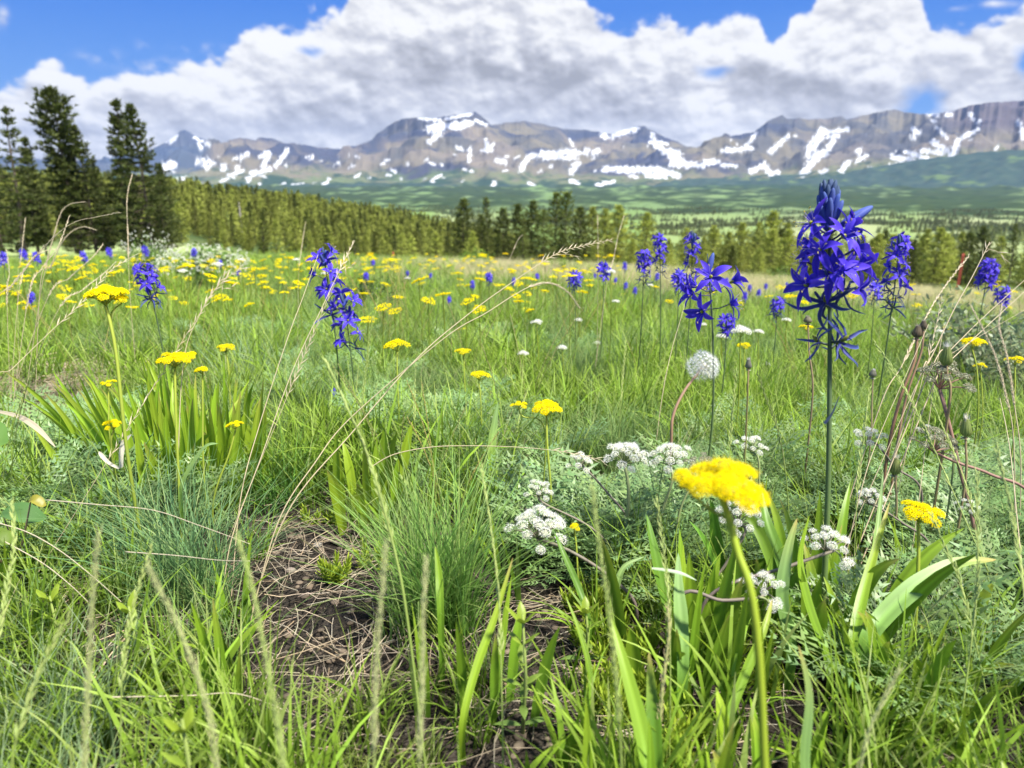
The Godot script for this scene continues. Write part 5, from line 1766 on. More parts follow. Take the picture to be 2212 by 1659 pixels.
func build_leaves() -> void:
	var cam_at := Vector3(0, 0, 1)
	# big bright clump on the left under the straight stemmed umbel
	clump("thick clump of bright strap leaves under the straight stemmed yellow umbel", hit(395, 1105), 62, 0.245, 0.0150, 0.08, Vector3(-0.05, 0, 0), LEAF_A * 0.9, LEAF_A * 1.15, 0.75)
	clump("fan of bright strap leaves leaning left beside the tall yellow umbel's stem", hit(330, 1075), 50, 0.265, 0.0115, 0.07, Vector3(-0.30, 0, 0), LEAF_A * 0.85, LEAF_A * 1.1, 0.6)
	clump("narrow bright leaves crowding behind the straight stemmed umbel", hit(430, 1010), 44, 0.24, 0.0105, 0.10, Vector3(-0.08, 0, 0), LEAF_A * 0.9, LEAF_A * 1.1, 0.7)
	clump("upright broad leaves right of the straight stemmed umbel", hit(478, 1085), 22, 0.225, 0.0175, 0.06, Vector3(0.10, 0, 0), LEAF_A * 0.9, LEAF_A * 1.1, 0.5)
	clump("broad pointed leaves at the foot of the crossing straws", hit(545, 1080), 12, 0.195, 0.021, 0.045, Vector3(0.02, 0, 0), LEAF_A * 0.85, LEAF_A, 0.5)
	clump("strap leaves left of the leaf fan, by the feathery foliage", hit(250, 1085), 7, 0.20, 0.012, 0.05, Vector3(-0.25, 0, 0), LEAF_A * 0.9, LEAF_A * 1.1, 0.6)
	clump("broad leaf blades rising behind the fine green tuft", hit(800, 1130), 14, 0.19, 0.017, 0.055, Vector3(0.12, 0, 0), LEAF_A * 0.85, LEAF_A * 1.05, 0.6)
	clump("slender strap leaves between the bare soil and the leafy herb", hit(505, 1560), 5, 0.135, 0.011, 0.02, Vector3(0.02, 0, 0), LEAF_B * 1.1, LEAF_A, 0.3)
	clump("strap leaves round the foot of the tallest camas", hit(1790, 1420), 20, 0.205, 0.0160, 0.055, Vector3(0.10, 0, 0), LEAF_B * 0.9, LEAF_A * 0.9, 0.9)
	clump("upright strap leaves left of the near yellow stem", hit(1480, 1480), 19, 0.17, 0.0150, 0.065, Vector3(0.0, 0, 0), LEAF_B * 0.9, LEAF_A * 0.95, 0.5)
	clump("dark strap leaves behind the largest yellow umbel", hit(1640, 1340), 12, 0.155, 0.0145, 0.055, Vector3(0.0, 0, 0), LEAF_B * 0.75, LEAF_B * 1.1, 0.6)
	clump("spreading strap leaves low on the right", hit(2010, 1500), 22, 0.155, 0.0135, 0.10, Vector3(0.12, 0, 0), LEAF_B, LEAF_A, 0.9)
	clump("short strap leaves in the right hand corner", hit(2150, 1560), 18, 0.13, 0.0130, 0.09, Vector3(0.0, 0, 0), LEAF_B, LEAF_A * 1.05, 0.9)
	clump("near strap leaves at the bottom edge below the tallest camas", on_ground(at(1700, 1780, 0.55)), 20, 0.13, 0.0130, 0.09, Vector3(0.06, 0, 0), LEAF_B, LEAF_A * 1.05, 0.8)
	clump("near strap leaves at the bottom edge left of the near yellow stem", on_ground(at(1420, 1800, 0.56)), 8, 0.14, 0.0110, 0.055, Vector3(-0.02, 0, 0), LEAF_B, LEAF_A * 0.95, 0.5)
	clump("strap leaves right of the fine green tuft", hit(1085, 1560), 5, 0.15, 0.0105, 0.035, Vector3(0.12, 0, 0), LEAF_B, LEAF_A, 0.5)
	clump("few strap leaves by the left edge, behind the feathery foliage", hit(90, 1040), 6, 0.17, 0.010, 0.09, Vector3(0.05, 0, 0), LEAF_A * 0.9, LEAF_A * 1.1, 0.5)
	# leaves that stand out singly
	lone_leaf("broad pale leaf arching far to the right beside the vivid yellow umbel", [[1872, 1392], [1910, 1330], [1985, 1262], [2068, 1216], [2152, 1209]], 0.76, 0.80, 0.0225, LEAF_B * 1.2, LEAF_PALE * 1.1, Vector3(-0.3, 0.9, 0.6))
	lone_leaf("long leaf leaning right behind the arching pale leaf", [[1838, 1410], [1870, 1260], [1922, 1085]], 0.76, 0.84, 0.0125, LEAF_B, LEAF_A, Vector3(-0.5, 0.2, 0.9))
	lone_leaf("tall folded leaf left of the tallest camas's stem", [[1790, 1440], [1745, 1300], [1728, 1205], [1748, 1113]], 0.76, 0.79, 0.0125, LEAF_B, LEAF_A * 1.05, Vector3(0.5, 0.2, 0.9))
	lone_leaf("twisted pale leaf standing close left of the tallest camas", [[1710, 1400], [1690, 1290], [1702, 1190], [1722, 1120]], 0.77, 0.8, 0.014, LEAF_B, LEAF_PALE, Vector3(-0.4, 0.3, 0.9))
	lone_leaf("broad dark leaf left of the largest yellow umbel's stem", [[1470, 1400], [1435, 1280], [1412, 1180], [1397, 1112]], 0.82, 0.86, 0.0145, LEAF_B * 0.8, LEAF_B, Vector3(0.3, 0.2, 1))
	lone_leaf("upright leaf with a pale tip crossed by a whitish blade", [[1475, 1450], [1472, 1350], [1466, 1270], [1465, 1194]], 0.72, 0.76, 0.0150, LEAF_B * 1.1, LEAF_PALE, Vector3(0.1, 0.3, 1))
	lone_leaf("tall dark leaf leaning left under the largest yellow umbel", [[1720, 1330], [1690, 1220], [1655, 1120], [1645, 1060]], 0.86, 0.92, 0.0165, LEAF_B * 0.7, LEAF_B, Vector3(0.2, 0.2, 1))
	lone_leaf("curved bright leaf bending over the feathery stems", [[1330, 1350], [1330, 1280], [1348, 1225], [1392, 1202]], 0.82, 0.84, 0.008, LEAF_A * 0.8, LEAF_PALE * 0.9, Vector3(-0.2, 0.6, 0.8))
	lone_leaf("dark slanting leaf beside the largest white umbel", [[1272, 1345], [1250, 1270], [1215, 1190], [1198, 1150]], 0.82, 0.86, 0.0085, LEAF_B * 0.8, LEAF_B, Vector3(0.4, 0.2, 0.9))
	lone_leaf("narrow leaf standing at the edge of the bare soil", [[1278, 1560], [1274, 1450], [1250, 1360], [1222, 1288]], 0.70, 0.74, 0.0062, LEAF_B, LEAF_A, Vector3(0.4, 0.2, 0.9))
	lone_leaf("wide near leaf leaning left at the bottom edge", [[1405, 1760], [1390, 1600], [1350, 1440], [1318, 1330]], 0.56, 0.62, 0.0135, LEAF_B, LEAF_A * 0.95, Vector3(0.2, 0.3, 1))
	lone_leaf("wide dark leaf standing upright beside the wide near leaf", [[1418, 1740], [1414, 1600], [1408, 1500], [1402, 1408]], 0.58, 0.62, 0.0130, LEAF_B * 0.8, LEAF_B, Vector3(-0.2, 0.2, 1))
	lone_leaf("long leaf slanting up across the near yellow stem", [[1555, 1610], [1600, 1480], [1650, 1360], [1668, 1295]], 0.66, 0.72, 0.0095, LEAF_B, LEAF_A, Vector3(-0.3, 0.2, 1))
	lone_leaf("pale leaf, out of focus, low before the tallest camas", [[1750, 1790], [1738, 1640], [1748, 1500], [1725, 1395]], 0.52, 0.54, 0.0085, LEAF_B, LEAF_PALE * 0.9, Vector3(0.2, 0.4, 1))
	lone_leaf("pale leaf folded over at its middle, near the straight stemmed umbel", [[392, 1100], [396, 1040], [440, 968], [470, 958]], 1.0, 0.98, 0.0085, LEAF_A, LEAF_PALE * 1.2, Vector3(-0.2, 0.8, 0.6))
	lone_leaf("upright pale leaf alone in the grass left of the clear stemmed umbel", [[1062, 985], [1066, 930], [1076, 868]], 1.25, 1.25, 0.0150, LEAF_A, LEAF_PALE, Vector3(0.2, 0.2, 1))
	lone_leaf("long straight leaf leaning right at the edge of the bare soil", [[1000, 1560], [1030, 1440], [1070, 1330], [1108, 1205]], 0.66, 0.72, 0.0088, LEAF_A, LEAF_A * 1.1, Vector3(-0.3, 0.2, 1))
	lone_leaf("leaf standing right in front of the fine green tuft", [[952, 1330], [948, 1240], [940, 1180]], 0.76, 0.78, 0.0085, LEAF_B, LEAF_A * 0.8, Vector3(0.1, 0.2, 1))
	lone_leaf("tall leaf reaching up on the right of the vivid yellow umbel", [[1880, 1260], [1895, 1150], [1908, 1020]], 0.86, 0.92, 0.0085, LEAF_A, LEAF_PALE, Vector3(-0.2, 0.2, 1))
	lone_leaf("bleached dry leaf bowing at the left edge", [[-10, 888], [40, 900], [80, 925], [120, 966]], 1.15, 1.05, 0.010, Color(0.50, 0.44, 0.30), Color(0.58, 0.5, 0.36), Vector3(0.1, 0.9, 0.4), "dry_leaf")
	lone_leaf("bleached curled leaf standing in the feathery foliage", [[262, 1010], [262, 980], [268, 955], [284, 938]], 1.0, 1.0, 0.0075, Color(0.62, 0.58, 0.45), Color(0.66, 0.62, 0.5), Vector3(0.5, 0.2, 0.9), "dry_leaf")
	lone_leaf("small bleached leaf hanging beside the curled dry leaf", [[258, 1012], [235, 1000], [218, 982], [214, 975]], 1.0, 1.0, 0.0060, Color(0.62, 0.58, 0.45), Color(0.60, 0.55, 0.42), Vector3(0.2, 0.9, 0.5), "dry_leaf")
	lone_leaf("whitish leaf blade lying across the upright pale tipped leaf", [[1408, 1228], [1440, 1232], [1475, 1240], [1505, 1254]], 0.735, 0.735, 0.0045, Color(0.30, 0.40, 0.24), Color(0.34, 0.44, 0.28), Vector3(0, 1, 0.5), "dry_leaf")
	# round leaves by the left edge
	var o := thing("broadleaf_sprig", "round green leaves cut by the left edge, one turning orange", "leafy plant", on_ground(at(-30, 1130, 0.95)))
	for q in [[-14, 945, 0.95, 0.040, 0.040, Color(0.12, 0.24, 0.05)], [55, 1110, 0.93, 0.055, 0.026, Color(0.10, 0.21, 0.06)], [85, 1082, 0.90, 0.020, 0.012, Color(0.30, 0.28, 0.04)], [5, 1160, 0.88, 0.034, 0.020, Color(0.14, 0.22, 0.03)]]:
		var c := at(q[0], q[1], q[2]) - o.position
		var b := MB.new()
		var hw := PackedFloat32Array()
		var pts := PackedVector3Array()
		for k in 9:
			var t := k / 8.0
			hw.append(maxf(q[4] * 0.5 * pow(sin(PI * clampf(t, 0.03, 0.985)), 0.7), 0.0005))
			pts.append(c + Vector3((t - 0.5) * q[3], 0.004 * sin(t * 5.0), 0.004))
		b.strip(pts, hw, Vector3(0, 0.6, -0.8), q[5], q[5] * 1.1, 0.3, 0.8)
		part("leaf", b.mesh(M.leaf), o)
		var s := MB.new()
		s.tube(PackedVector3Array([Vector3.ZERO, c * 0.6, c - Vector3(q[3] * 0.5, 0, 0)]), taper(3, 0.0016, 0.0009), 5, Color(0.22, 0.16, 0.1), Color(0.3, 0.22, 0.12))
		part("stem", s.mesh(M.stem), o)
	# leafy herbs low in front: pairs of pointed leaves up a stem
	for q in [
		[on_ground(at(425, 1800, 0.52)), 0.155, "leafy green herb with pointed paired leaves, near and soft, left of the bare soil", 6],
		[hit(305, 1500), 0.10, "small leafy herb with a yellow green tip left of the near one", 5],
		[hit(1128, 1590), 0.125, "leafy green herb with a pale bud at the edge of the bare soil", 6],
		[hit(130, 1420), 0.075, "small leafy rosette under the blue green grass at the left", 4],
		[on_ground(at(2190, 1740, 0.52)), 0.11, "leafy herb with a yellowish tip in the right hand corner", 5],
		[hit(1262, 1440), 0.07, "grey leaved little herb beside the yellow green stonecrop", 4]]:
		var h: float = q[1]
		o = thing("leafy_herb", q[2], "leafy plant", q[0])
		var b := MB.new()
		b.tube(PackedVector3Array([Vector3(0, -0.01, 0), Vector3(0.003, h * 0.5, 0.002), Vector3(0.0, h, 0.0)]), PackedFloat32Array([0.0020, 0.0017, 0.0010]), 6, Color(0.20, 0.25, 0.10), Color(0.26, 0.34, 0.08))
		part("stem", b.mesh(M.stem), o)
		for k in q[3]:
			var t = (k + 0.6) / q[3]
			for n in (2 if k < q[3] - 1 else 4):
				var az = k * 1.57 + n * (PI if k < q[3] - 1 else PI * 0.5) + rnd(-0.3, 0.3)
				var d := Vector3(cos(az), 0, sin(az))
				var l := 0.032 * lerpf(1.0, 0.6, t) * rnd(0.8, 1.2)
				var up := lerpf(0.35, 1.6, t)
				var r := Vector3(0, h * t, 0)
				var pts := PackedVector3Array()
				for j in 6:
					var s := j / 5.0
					pts.append(r + (d * s + Vector3(0, up * s - 0.45 * s * s, 0)) * l / sqrt(1.0 + up * up * 0.5))
				var lb := MB.new()
				var col := Color(0.13, 0.22, 0.06).lerp(Color(0.26, 0.36, 0.03), t)
				lb.strip(pts, PackedFloat32Array([0.0010, 0.0030, 0.0040, 0.0036, 0.0021, 0.0002]), Vector3(-sin(az), 0, cos(az)), col, col * 1.1, 0.3, 0.8)
				part("leaf", lb.mesh(M.leaf), o)
	# yellow green stonecrop mats on the soil
	for q in [[1330, 1400, 0.045, 44, "yellow green stonecrop mat at the edge of the bare soil, left of the wide leaves"], [1290, 1330, 0.035, 26, "stonecrop shoots behind the larger stonecrop mat"], [1345, 1520, 0.040, 40, "stonecrop in front of the larger mat, partly behind the wide near leaf"], [720, 1255, 0.016, 9, "single stonecrop rosette on the bare soil left of the fine green tuft"], [690, 1135, 0.02, 8, "small stonecrop shoots at the back of the bare soil"], [1480, 1640, 0.04, 24, "stonecrop mat at the bottom edge under the strap leaves"], [1640, 1480, 0.03, 14, "stonecrop under the near yellow stem"], [810, 1230, 0.018, 8, "stonecrop tuft tucked against the fine green tuft"]]:
		var p := hit(q[0], q[1])
		o = thing("stonecrop", q[4], "stonecrop", p)
		for k in q[3]:
			var az := rnd(0, TAU)
			var c = Vector3(cos(az), 0, sin(az)) * q[2] * sqrt(rng.randf())
			c.y = ground(p.x + c.x, p.z + c.z) - p.y
			var b := MB.new()
			var h := rnd(0.016, 0.036)
			var up := Vector3(rnd(-0.4, 0.4), 1, rnd(-0.4, 0.4)).normalized()
			for n in 22:
				var t := (n + 1.0) / 22.0
				var a2 := n * 2.4
				var d := (Vector3(cos(a2), 0, sin(a2)) * lerpf(1.0, 0.35, t) + up * lerpf(0.4, 1.2, t)).normalized()
				var l := 0.0115 * rnd(0.8, 1.2)
				var s = c + up * h * t
				b.strip(PackedVector3Array([s, s + d * l * 0.6, s + d * l]), PackedFloat32Array([0.0012, 0.0014, 0.0003]), d.cross(up).normalized(), Color(0.25, 0.36, 0.03), vary(Color(0.42, 0.54, 0.06), 0.15), 0.5, 0.9)
			part("shoot", b.mesh(M.leaf), o)


# ---------------------------------------------------------------- stalks and straws
# a grass stalk through frame points; the last part carries spikelets. kind: "open" (few, spread), "spike" (close set), "plume" (dense and soft)
func stalk(called: String, label: String, path: Array, d0: float, d1: float, thick: float, head: float, kind: String, col: Color, tip: Color, rooted := true) -> void:
	var pts: Array = []
	for k in path.size():
		pts.append(at(path[k][0], path[k][1], lerpf(d0, d1, float(k) / (path.size() - 1))))
	if rooted:
		var way: Vector3 = ((pts[0] - pts[1]).normalized() + Vector3(0, -0.9, 0)).normalized()
		if way.y > -0.7:
			way = Vector3(way.x, -0.7, way.z).normalized()
		var g: Vector3 = pts[0]
		for k in 60:
			if g.y < ground(g.x, g.z):
				break
			g += way * 0.012
		pts.push_front(g)
	var root: Vector3 = pts[0]
	var o := thing(called, label, "dry grass" if called.begins_with("dry") else "grass stalk", root)
	var line := local(curve(pts, 9), root)
	var b := MB.new()
	if called.begins_with("dry"):
		thick *= 0.72
	b.tube(line, taper(line.size(), thick, thick * 0.4), 5, col, col.lerp(tip, 0.6))
	var m: Material = M.straw if called.begins_with("dry") else M.stem
	part("stem", b.mesh(m), o)
	if head <= 0.0:
		return
	b = MB.new()
	var total := 0.0
	for k in line.size() - 1:
		total += line[k].distance_to(line[k + 1])
	var step: float = {"open": 0.0075, "spike": 0.0042, "plume": 0.0011}[kind] * (1.0 if thick < 0.0016 else 1.3)
	var run := 0.0
	var next := total * (1.0 - head)
	var turn := 0.0
	for k in line.size() - 1:
		var seg := line[k].distance_to(line[k + 1])
		while next <= run + seg:
			var p := line[k].lerp(line[k + 1], (next - run) / maxf(seg, 1e-6))
			var t := (line[k + 1] - line[k]).normalized()
			var f := (next - total * (1.0 - head)) / maxf(total * head, 1e-6)
			turn += 2.4 if kind == "plume" else PI + rnd(-0.5, 0.5)
			var a := t.cross(Vector3(0.2, 0.1, 1)).normalized()
			var w := a * cos(turn) + t.cross(a) * sin(turn)
			var open: float = {"open": 0.42, "spike": 0.24, "plume": 0.34}[kind]
			var d := (t + w * open * rnd(0.6, 1.3)).normalized()
			var l: float = {"open": rnd(0.008, 0.015), "spike": rnd(0.006, 0.010), "plume": rnd(0.004, 0.0075)}[kind]
			l *= lerpf(1.0, 0.7, f)
			b.egg(p + d * l * 0.5 + w * thick * 0.5, d, l * 0.5, l * (0.085 if kind == "open" else 0.14 if kind == "spike" else 0.085), 5, 4, col.lerp(tip, 0.4), vary(tip, 0.15), 0.5)
			if true:
				var e := p + d * l
				var s := d.cross(Vector3(0.3, 0.2, 0.9)).normalized() * 0.00018
				b.tri(e - s, e + d * l * 0.45, e + s, tip)
			next += step * rnd(0.7, 1.3)
		run += seg
	part("seed_head", b.mesh(M.straw, false), o)


func build_stems() -> void:
	var straw := Color(0.46, 0.38, 0.24)
	var pale := Color(0.57, 0.50, 0.35)
	for r in [
		["long straight straw rising from the left edge to a spiky head before the single camas", [[-30, 850], [27, 796], [100, 725], [182, 648], [238, 585], [294, 550]], 1.10, 1.30, 0.0009, 0.30, "open"],
		["bent straw arching over the leaf clump with a thin side branch", [[388, 1075], [385, 990], [398, 770], [437, 669], [459, 632], [490, 600], [526, 579]], 1.02, 1.08, 0.0010, 0.16, "open"],
		["thin side branch of the bent straw over the leaf clump", [[460, 632], [480, 624], [504, 619]], 1.06, 1.08, 0.0005, 0.6, "open"],
		["leaning straw at the left edge ending in a long level head", [[-20, 680], [25, 617], [83, 547], [130, 500], [166, 478], [208, 469], [257, 459]], 1.5, 1.5, 0.0011, 0.42, "spike"],
		["nodding straw head, topmost of the leaning straws at the left edge", [[85, 640], [100, 570], [111, 528], [130, 464], [150, 442], [181, 436]], 1.6, 1.6, 0.0010, 0.30, "plume"],
		["lower nodding straw head right of the leaning straws", [[90, 620], [110, 575], [133, 525], [155, 500], [180, 490], [205, 496]], 1.6, 1.6, 0.0009, 0.28, "plume"],
		["short straw with a ragged head under the nodding ones", [[60, 650], [90, 580], [118, 545], [135, 510], [150, 466]], 1.55, 1.6, 0.0009, 0.4, "spike"],
		["upright dry grass head standing against the broad dark pine", [[281, 640], [276, 503], [274, 440], [278, 405], [286, 377]], 2.3, 2.4, 0.0010, 0.42, "spike"],
		["thin straw leaning right between the far camas at the left", [[40, 640], [62, 570], [90, 545], [122, 538]], 1.9, 2.0, 0.0008, 0.3, "spike"],
		["pale straw head leaning over the yellow drift", [[100, 650], [150, 600], [200, 555], [222, 528]], 1.8, 1.9, 0.0008, 0.35, "spike"],
		["second pale straw head leaning over the yellow drift", [[120, 680], [180, 625], [225, 590], [248, 568]], 1.8, 1.9, 0.0008, 0.35, "spike"],
		["short vertical straw at the left edge", [[15, 650], [20, 590], [14, 540]], 1.8, 1.8, 0.0009, 0.3, "spike"],
		["thin upright straw left of the leaning bunch", [[38, 620], [45, 560], [55, 470]], 2.2, 2.2, 0.0007, 0.25, "spike"],
		["left of the two straws crossing the twin camas, cut off blunt", [[520, 1075], [560, 920], [619, 737], [655, 640], [687, 550]], 0.98, 1.12, 0.0011, 0.0, "open"],
		["right of the two straws crossing the twin camas, with a forked tip", [[500, 1165], [565, 985], [634, 796], [700, 655], [735, 580], [765, 519]], 0.95, 1.15, 0.0011, 0.14, "open"],
		["fork of the straw crossing the twin camas", [[730, 594], [745, 582], [765, 571]], 1.12, 1.14, 0.0006, 0.5, "open"],
		["long straw sweeping from the bare soil to a drooping feathery head", [[600, 1130], [680, 1000], [760, 900], [960, 730], [1050, 676], [1106, 640], [1150, 617], [1190, 612], [1225, 630], [1252, 665]], 0.90, 1.25, 0.0011, 0.20, "plume"],
		["longest straw sweeping from the bare soil to a level spiky head before the pines", [[622, 1105], [760, 935], [900, 775], [1010, 680], [1106, 610], [1200, 549], [1255, 532], [1322, 518]], 0.92, 1.30, 0.0012, 0.22, "open"],
		["short lower branch of the longest straw's head", [[1190, 553], [1225, 549], [1248, 556]], 1.26, 1.28, 0.0006, 0.5, "open"],
		["arching straw lying level over the fine green tuft", [[800, 1010], [850, 982], [930, 966], [1010, 963], [1100, 965], [1180, 971], [1240, 980], [1300, 994]], 0.95, 1.0, 0.0010, 0.22, "open"],
		["straw with a heavy spiky head right of the tallest camas", [[1900, 880], [1946, 794], [1985, 715], [2017, 655], [2055, 600], [2093, 553]], 1.12, 1.22, 0.0013, 0.42, "spike"],
		["thin straw beside the heavy headed one", [[1985, 850], [2002, 792], [2020, 715], [2036, 642]], 1.12, 1.2, 0.0007, 0.25, "open"],
		["thick bare straw leaning right with a hanging tip", [[1985, 820], [2008, 779], [2060, 670], [2100, 598], [2138, 523]], 1.10, 1.16, 0.0017, 0.05, "open"],
		["hanging tip of the thick bare straw", [[2132, 537], [2152, 543], [2165, 552], [2172, 562]], 1.16, 1.15, 0.0006, 0.5, "open"],
		["upper of the parallel straws running out at the right edge", [[2010, 800], [2051, 758], [2130, 680], [2230, 590]], 1.08, 1.2, 0.0013, 0.0, "open"],
		["middle of the parallel straws running out at the right edge", [[2030, 800], [2059, 773], [2140, 697], [2240, 605]], 1.1, 1.2, 0.0015, 0.0, "open"],
		["lowest thin straw slanting out at the right edge", [[1990, 810], [2020, 787], [2110, 730], [2230, 660]], 1.06, 1.15, 0.0007, 0.0, "open"],
		["straw with a wheat like ear, left of the pair near the right edge", [[2190, 960], [2172, 850], [2150, 770], [2120, 705], [2097, 660]], 1.1, 1.15, 0.0012, 0.42, "plume"],
		["straw with a wheat like ear, right of the pair near the right edge", [[2205, 1000], [2192, 880], [2175, 770], [2158, 705], [2165, 656]], 1.1, 1.15, 0.0013, 0.40, "plume"],
		["dry straw bending beside the red stalks", [[1860, 1060], [1900, 940], [1975, 770], [2006, 700]], 0.98, 1.1, 0.0009, 0.0, "open"],
		["thin pale straw standing before the seeding umbels", [[1985, 1080], [2000, 960], [2022, 800], [2040, 700]], 1.0, 1.1, 0.0008, 0.0, "open"],
		["straw curving up along the right edge", [[2212, 1300], [2195, 1100], [2180, 960], [2160, 860]], 0.85, 1.0, 0.0012, 0.0, "open"],
		["pale straw crossing behind the star flowered camas", [[1430, 860], [1450, 760], [1470, 690], [1495, 600]], 1.5, 1.6, 0.0012, 0.0, "open"],
		["vertical straw before the two tallest middle pines", [[1292, 600], [1292, 540], [1291, 466]], 2.4, 2.4, 0.0009, 0.2, "spike"],
		["straw with a nodding head before the pale conical pines", [[1310, 620], [1325, 560], [1335, 510], [1348, 466]], 2.3, 2.4, 0.0010, 0.35, "spike"],
		["straw stub slanting over the meadow's crest", [[1086, 590], [1105, 550], [1118, 520], [1128, 508]], 2.2, 2.2, 0.0009, 0.4, "spike"],
		["thin stalk before the slope's lower pines", [[645, 600], [650, 545], [660, 480]], 2.6, 2.6, 0.0008, 0.3, "spike"]]:
		stalk("dry_grass_stem", r[0], r[1], r[2], r[3], r[4], r[5], r[6], straw, pale, (r[1].size() > 4 or r[1][0][1] > 590) and not r[0].begins_with("arching"))
	# fallen straws on the left
	for r in [["fallen straw running down from the left edge over the blue green grass", [[-10, 1128], [60, 1150], [130, 1190], [200, 1245], [262, 1300]]], ["lower fallen straw beside the one from the left edge", [[10, 1170], [90, 1215], [150, 1262], [190, 1300]]], ["fallen straw crossing the bright leaf clump", [[100, 1080], [210, 1090], [330, 1102], [430, 1135], [540, 1175]]], ["level fallen straw under the leaf clump", [[270, 1192], [380, 1200], [470, 1210], [540, 1212]]], ["near fallen straw lying level before the leafy herb", [[235, 1506], [400, 1503], [520, 1500], [650, 1550]]]]:
		stalk("dry_grass_stem", r[0], r[1], 0.86 if r[1][0][1] < 1400 else 0.66, 0.80 if r[1][0][1] < 1400 else 0.66, 0.0009, 0.0, "open", pale, pale, false)
	# green seeding stalks, near ones far out of focus
	var green := Color(0.20, 0.28, 0.06)
	var soft := Color(0.44, 0.52, 0.18)
	var cream := Color(0.58, 0.58, 0.30)
	for r in [
		["near blurred grass spike left of the leaning pair", [[183, 1720], [192, 1450], [200, 1290], [213, 1150]], 0.44, 0.42, 0.0009, 0.52, "plume", cream],
		["near slim grass spike leaning right beside the blurred one", [[262, 1500], [281, 1342], [305, 1250], [329, 1175]], 0.58, 0.58, 0.0007, 0.45, "spike", soft],
		["near blurred grass spike leaning left over the leafy herb", [[475, 1720], [447, 1524], [380, 1342], [345, 1275], [320, 1222]], 0.42, 0.40, 0.0009, 0.50, "plume", cream],
		["tall blurred grass spike leaning left, right of the paired leaves", [[625, 1760], [598, 1550], [565, 1370], [545, 1270], [513, 1160]], 0.42, 0.42, 0.0009, 0.48, "plume", soft],
		["tall sharp edged grass stalk leaning left across the fine green tuft", [[880, 1340], [850, 1180], [800, 1000], [750, 880], [702, 775]], 0.62, 0.62, 0.0014, 0.42, "spike", soft],
		["blurred cream grass spike at the left of the fine green tuft", [[808, 1760], [812, 1450], [822, 1310], [834, 1180]], 0.42, 0.41, 0.0008, 0.36, "plume", cream],
		["blurred cream grass spike before the fine green tuft's middle", [[905, 1770], [912, 1450], [914, 1330], [921, 1205]], 0.42, 0.42, 0.0008, 0.36, "plume", cream],
		["slender green spike along the right of the fine green tuft", [[1085, 1560], [1078, 1300], [1062, 1150], [1040, 1012]], 0.60, 0.62, 0.0008, 0.5, "spike", soft],
		["blurred green spike before the largest white umbel's stem", [[1340, 1600], [1318, 1340], [1296, 1190], [1279, 1050]], 0.48, 0.48, 0.0009, 0.46, "plume", soft],
		["slim green spike with a dried lower leaf, left of the pale tipped leaf", [[1448, 1500], [1445, 1310], [1432, 1180], [1417, 1075]], 0.64, 0.66, 0.0008, 0.44, "spike", soft],
		["dry cream spike low at the right before the spreading leaves", [[1850, 1700], [1878, 1578], [1910, 1510], [1944, 1444]], 0.50, 0.50, 0.0009, 0.6, "plume", cream],
		["bleached twisted blade standing beside the wide near leaf", [[1420, 1640], [1432, 1480], [1445, 1370], [1442, 1310]], 0.60, 0.6, 0.0016, 0.5, "plume", Color(0.62, 0.52, 0.28)],
		["long seeding stalk sloping left before the feathery leaves at the right", [[2210, 1400], [2110, 1180], [2040, 1020], [1960, 850], [1890, 740]], 0.80, 0.92, 0.0010, 0.45, "spike", soft],
		["green spike crossing the seeding umbels", [[2140, 1280], [2090, 1060], [2040, 930], [2005, 850]], 0.86, 0.9, 0.0009, 0.45, "spike", soft],
		["green spike right of the vivid yellow umbel", [[2075, 1560], [2108, 1300], [2112, 1150], [2110, 1020]], 0.66, 0.68, 0.0011, 0.5, "spike", soft],
		["second green spike right of the vivid yellow umbel", [[2130, 1500], [2075, 1260], [2040, 1180], [2010, 1110]], 0.70, 0.72, 0.0009, 0.45, "spike", soft],
		["upright green stalk beside the tallest camas's stem", [[1840, 1330], [1850, 1100], [1862, 960], [1880, 835]], 0.86, 0.88, 0.0008, 0.4, "spike", soft],
		["upright green stalk left of the star flowered camas's stem", [[1575, 1060], [1578, 940], [1592, 800]], 1.0, 1.0, 0.0008, 0.35, "spike", soft],
		["dark green upright stalk right of the twin camas", [[780, 900], [790, 800], [801, 652]], 1.4, 1.4, 0.0012, 0.0, "open", green],
		["seed tip beside the dark green stalk right of the twin camas", [[800, 720], [808, 690], [817, 645]], 1.4, 1.4, 0.0006, 0.7, "spike", soft],
		["dark drooping grass spike right of the seed clock", [[1700, 1050], [1680, 930], [1655, 860], [1636, 806]], 0.98, 1.0, 0.0009, 0.45, "spike", Color(0.10, 0.12, 0.05)],
		["pale spike in the grass left of the seed clock", [[1340, 900], [1345, 820], [1352, 740]], 1.4, 1.4, 0.0007, 0.4, "spike", soft],
		["thin spike left of the clear stemmed umbel", [[900, 980], [895, 880], [898, 790]], 1.3, 1.3, 0.0007, 0.4, "spike", soft],
		["near soft spike at the right edge", [[2230, 1500], [2215, 1300], [2190, 1130], [2150, 960]], 0.55, 0.6, 0.0009, 0.4, "spike", soft],
		["brown upright stalk before the white umbel right of the seed clock", [[1605, 1060], [1612, 950], [1617, 830]], 1.1, 1.1, 0.0017, 0.0, "open", Color(0.24, 0.16, 0.07)],
		["soft near spike in the left hand corner", [[20, 1700], [60, 1520], [110, 1400], [150, 1330]], 0.46, 0.46, 0.0008, 0.3, "spike", soft],
		["soft near spike at the left edge", [[-20, 1500], [10, 1300], [30, 1180], [25, 1080]], 0.6, 0.62, 0.0008, 0.4, "spike", soft]]:
		stalk("grass_stalk", r[0], r[1], r[2], r[3], r[4], r[5], r[6], green, r[7])
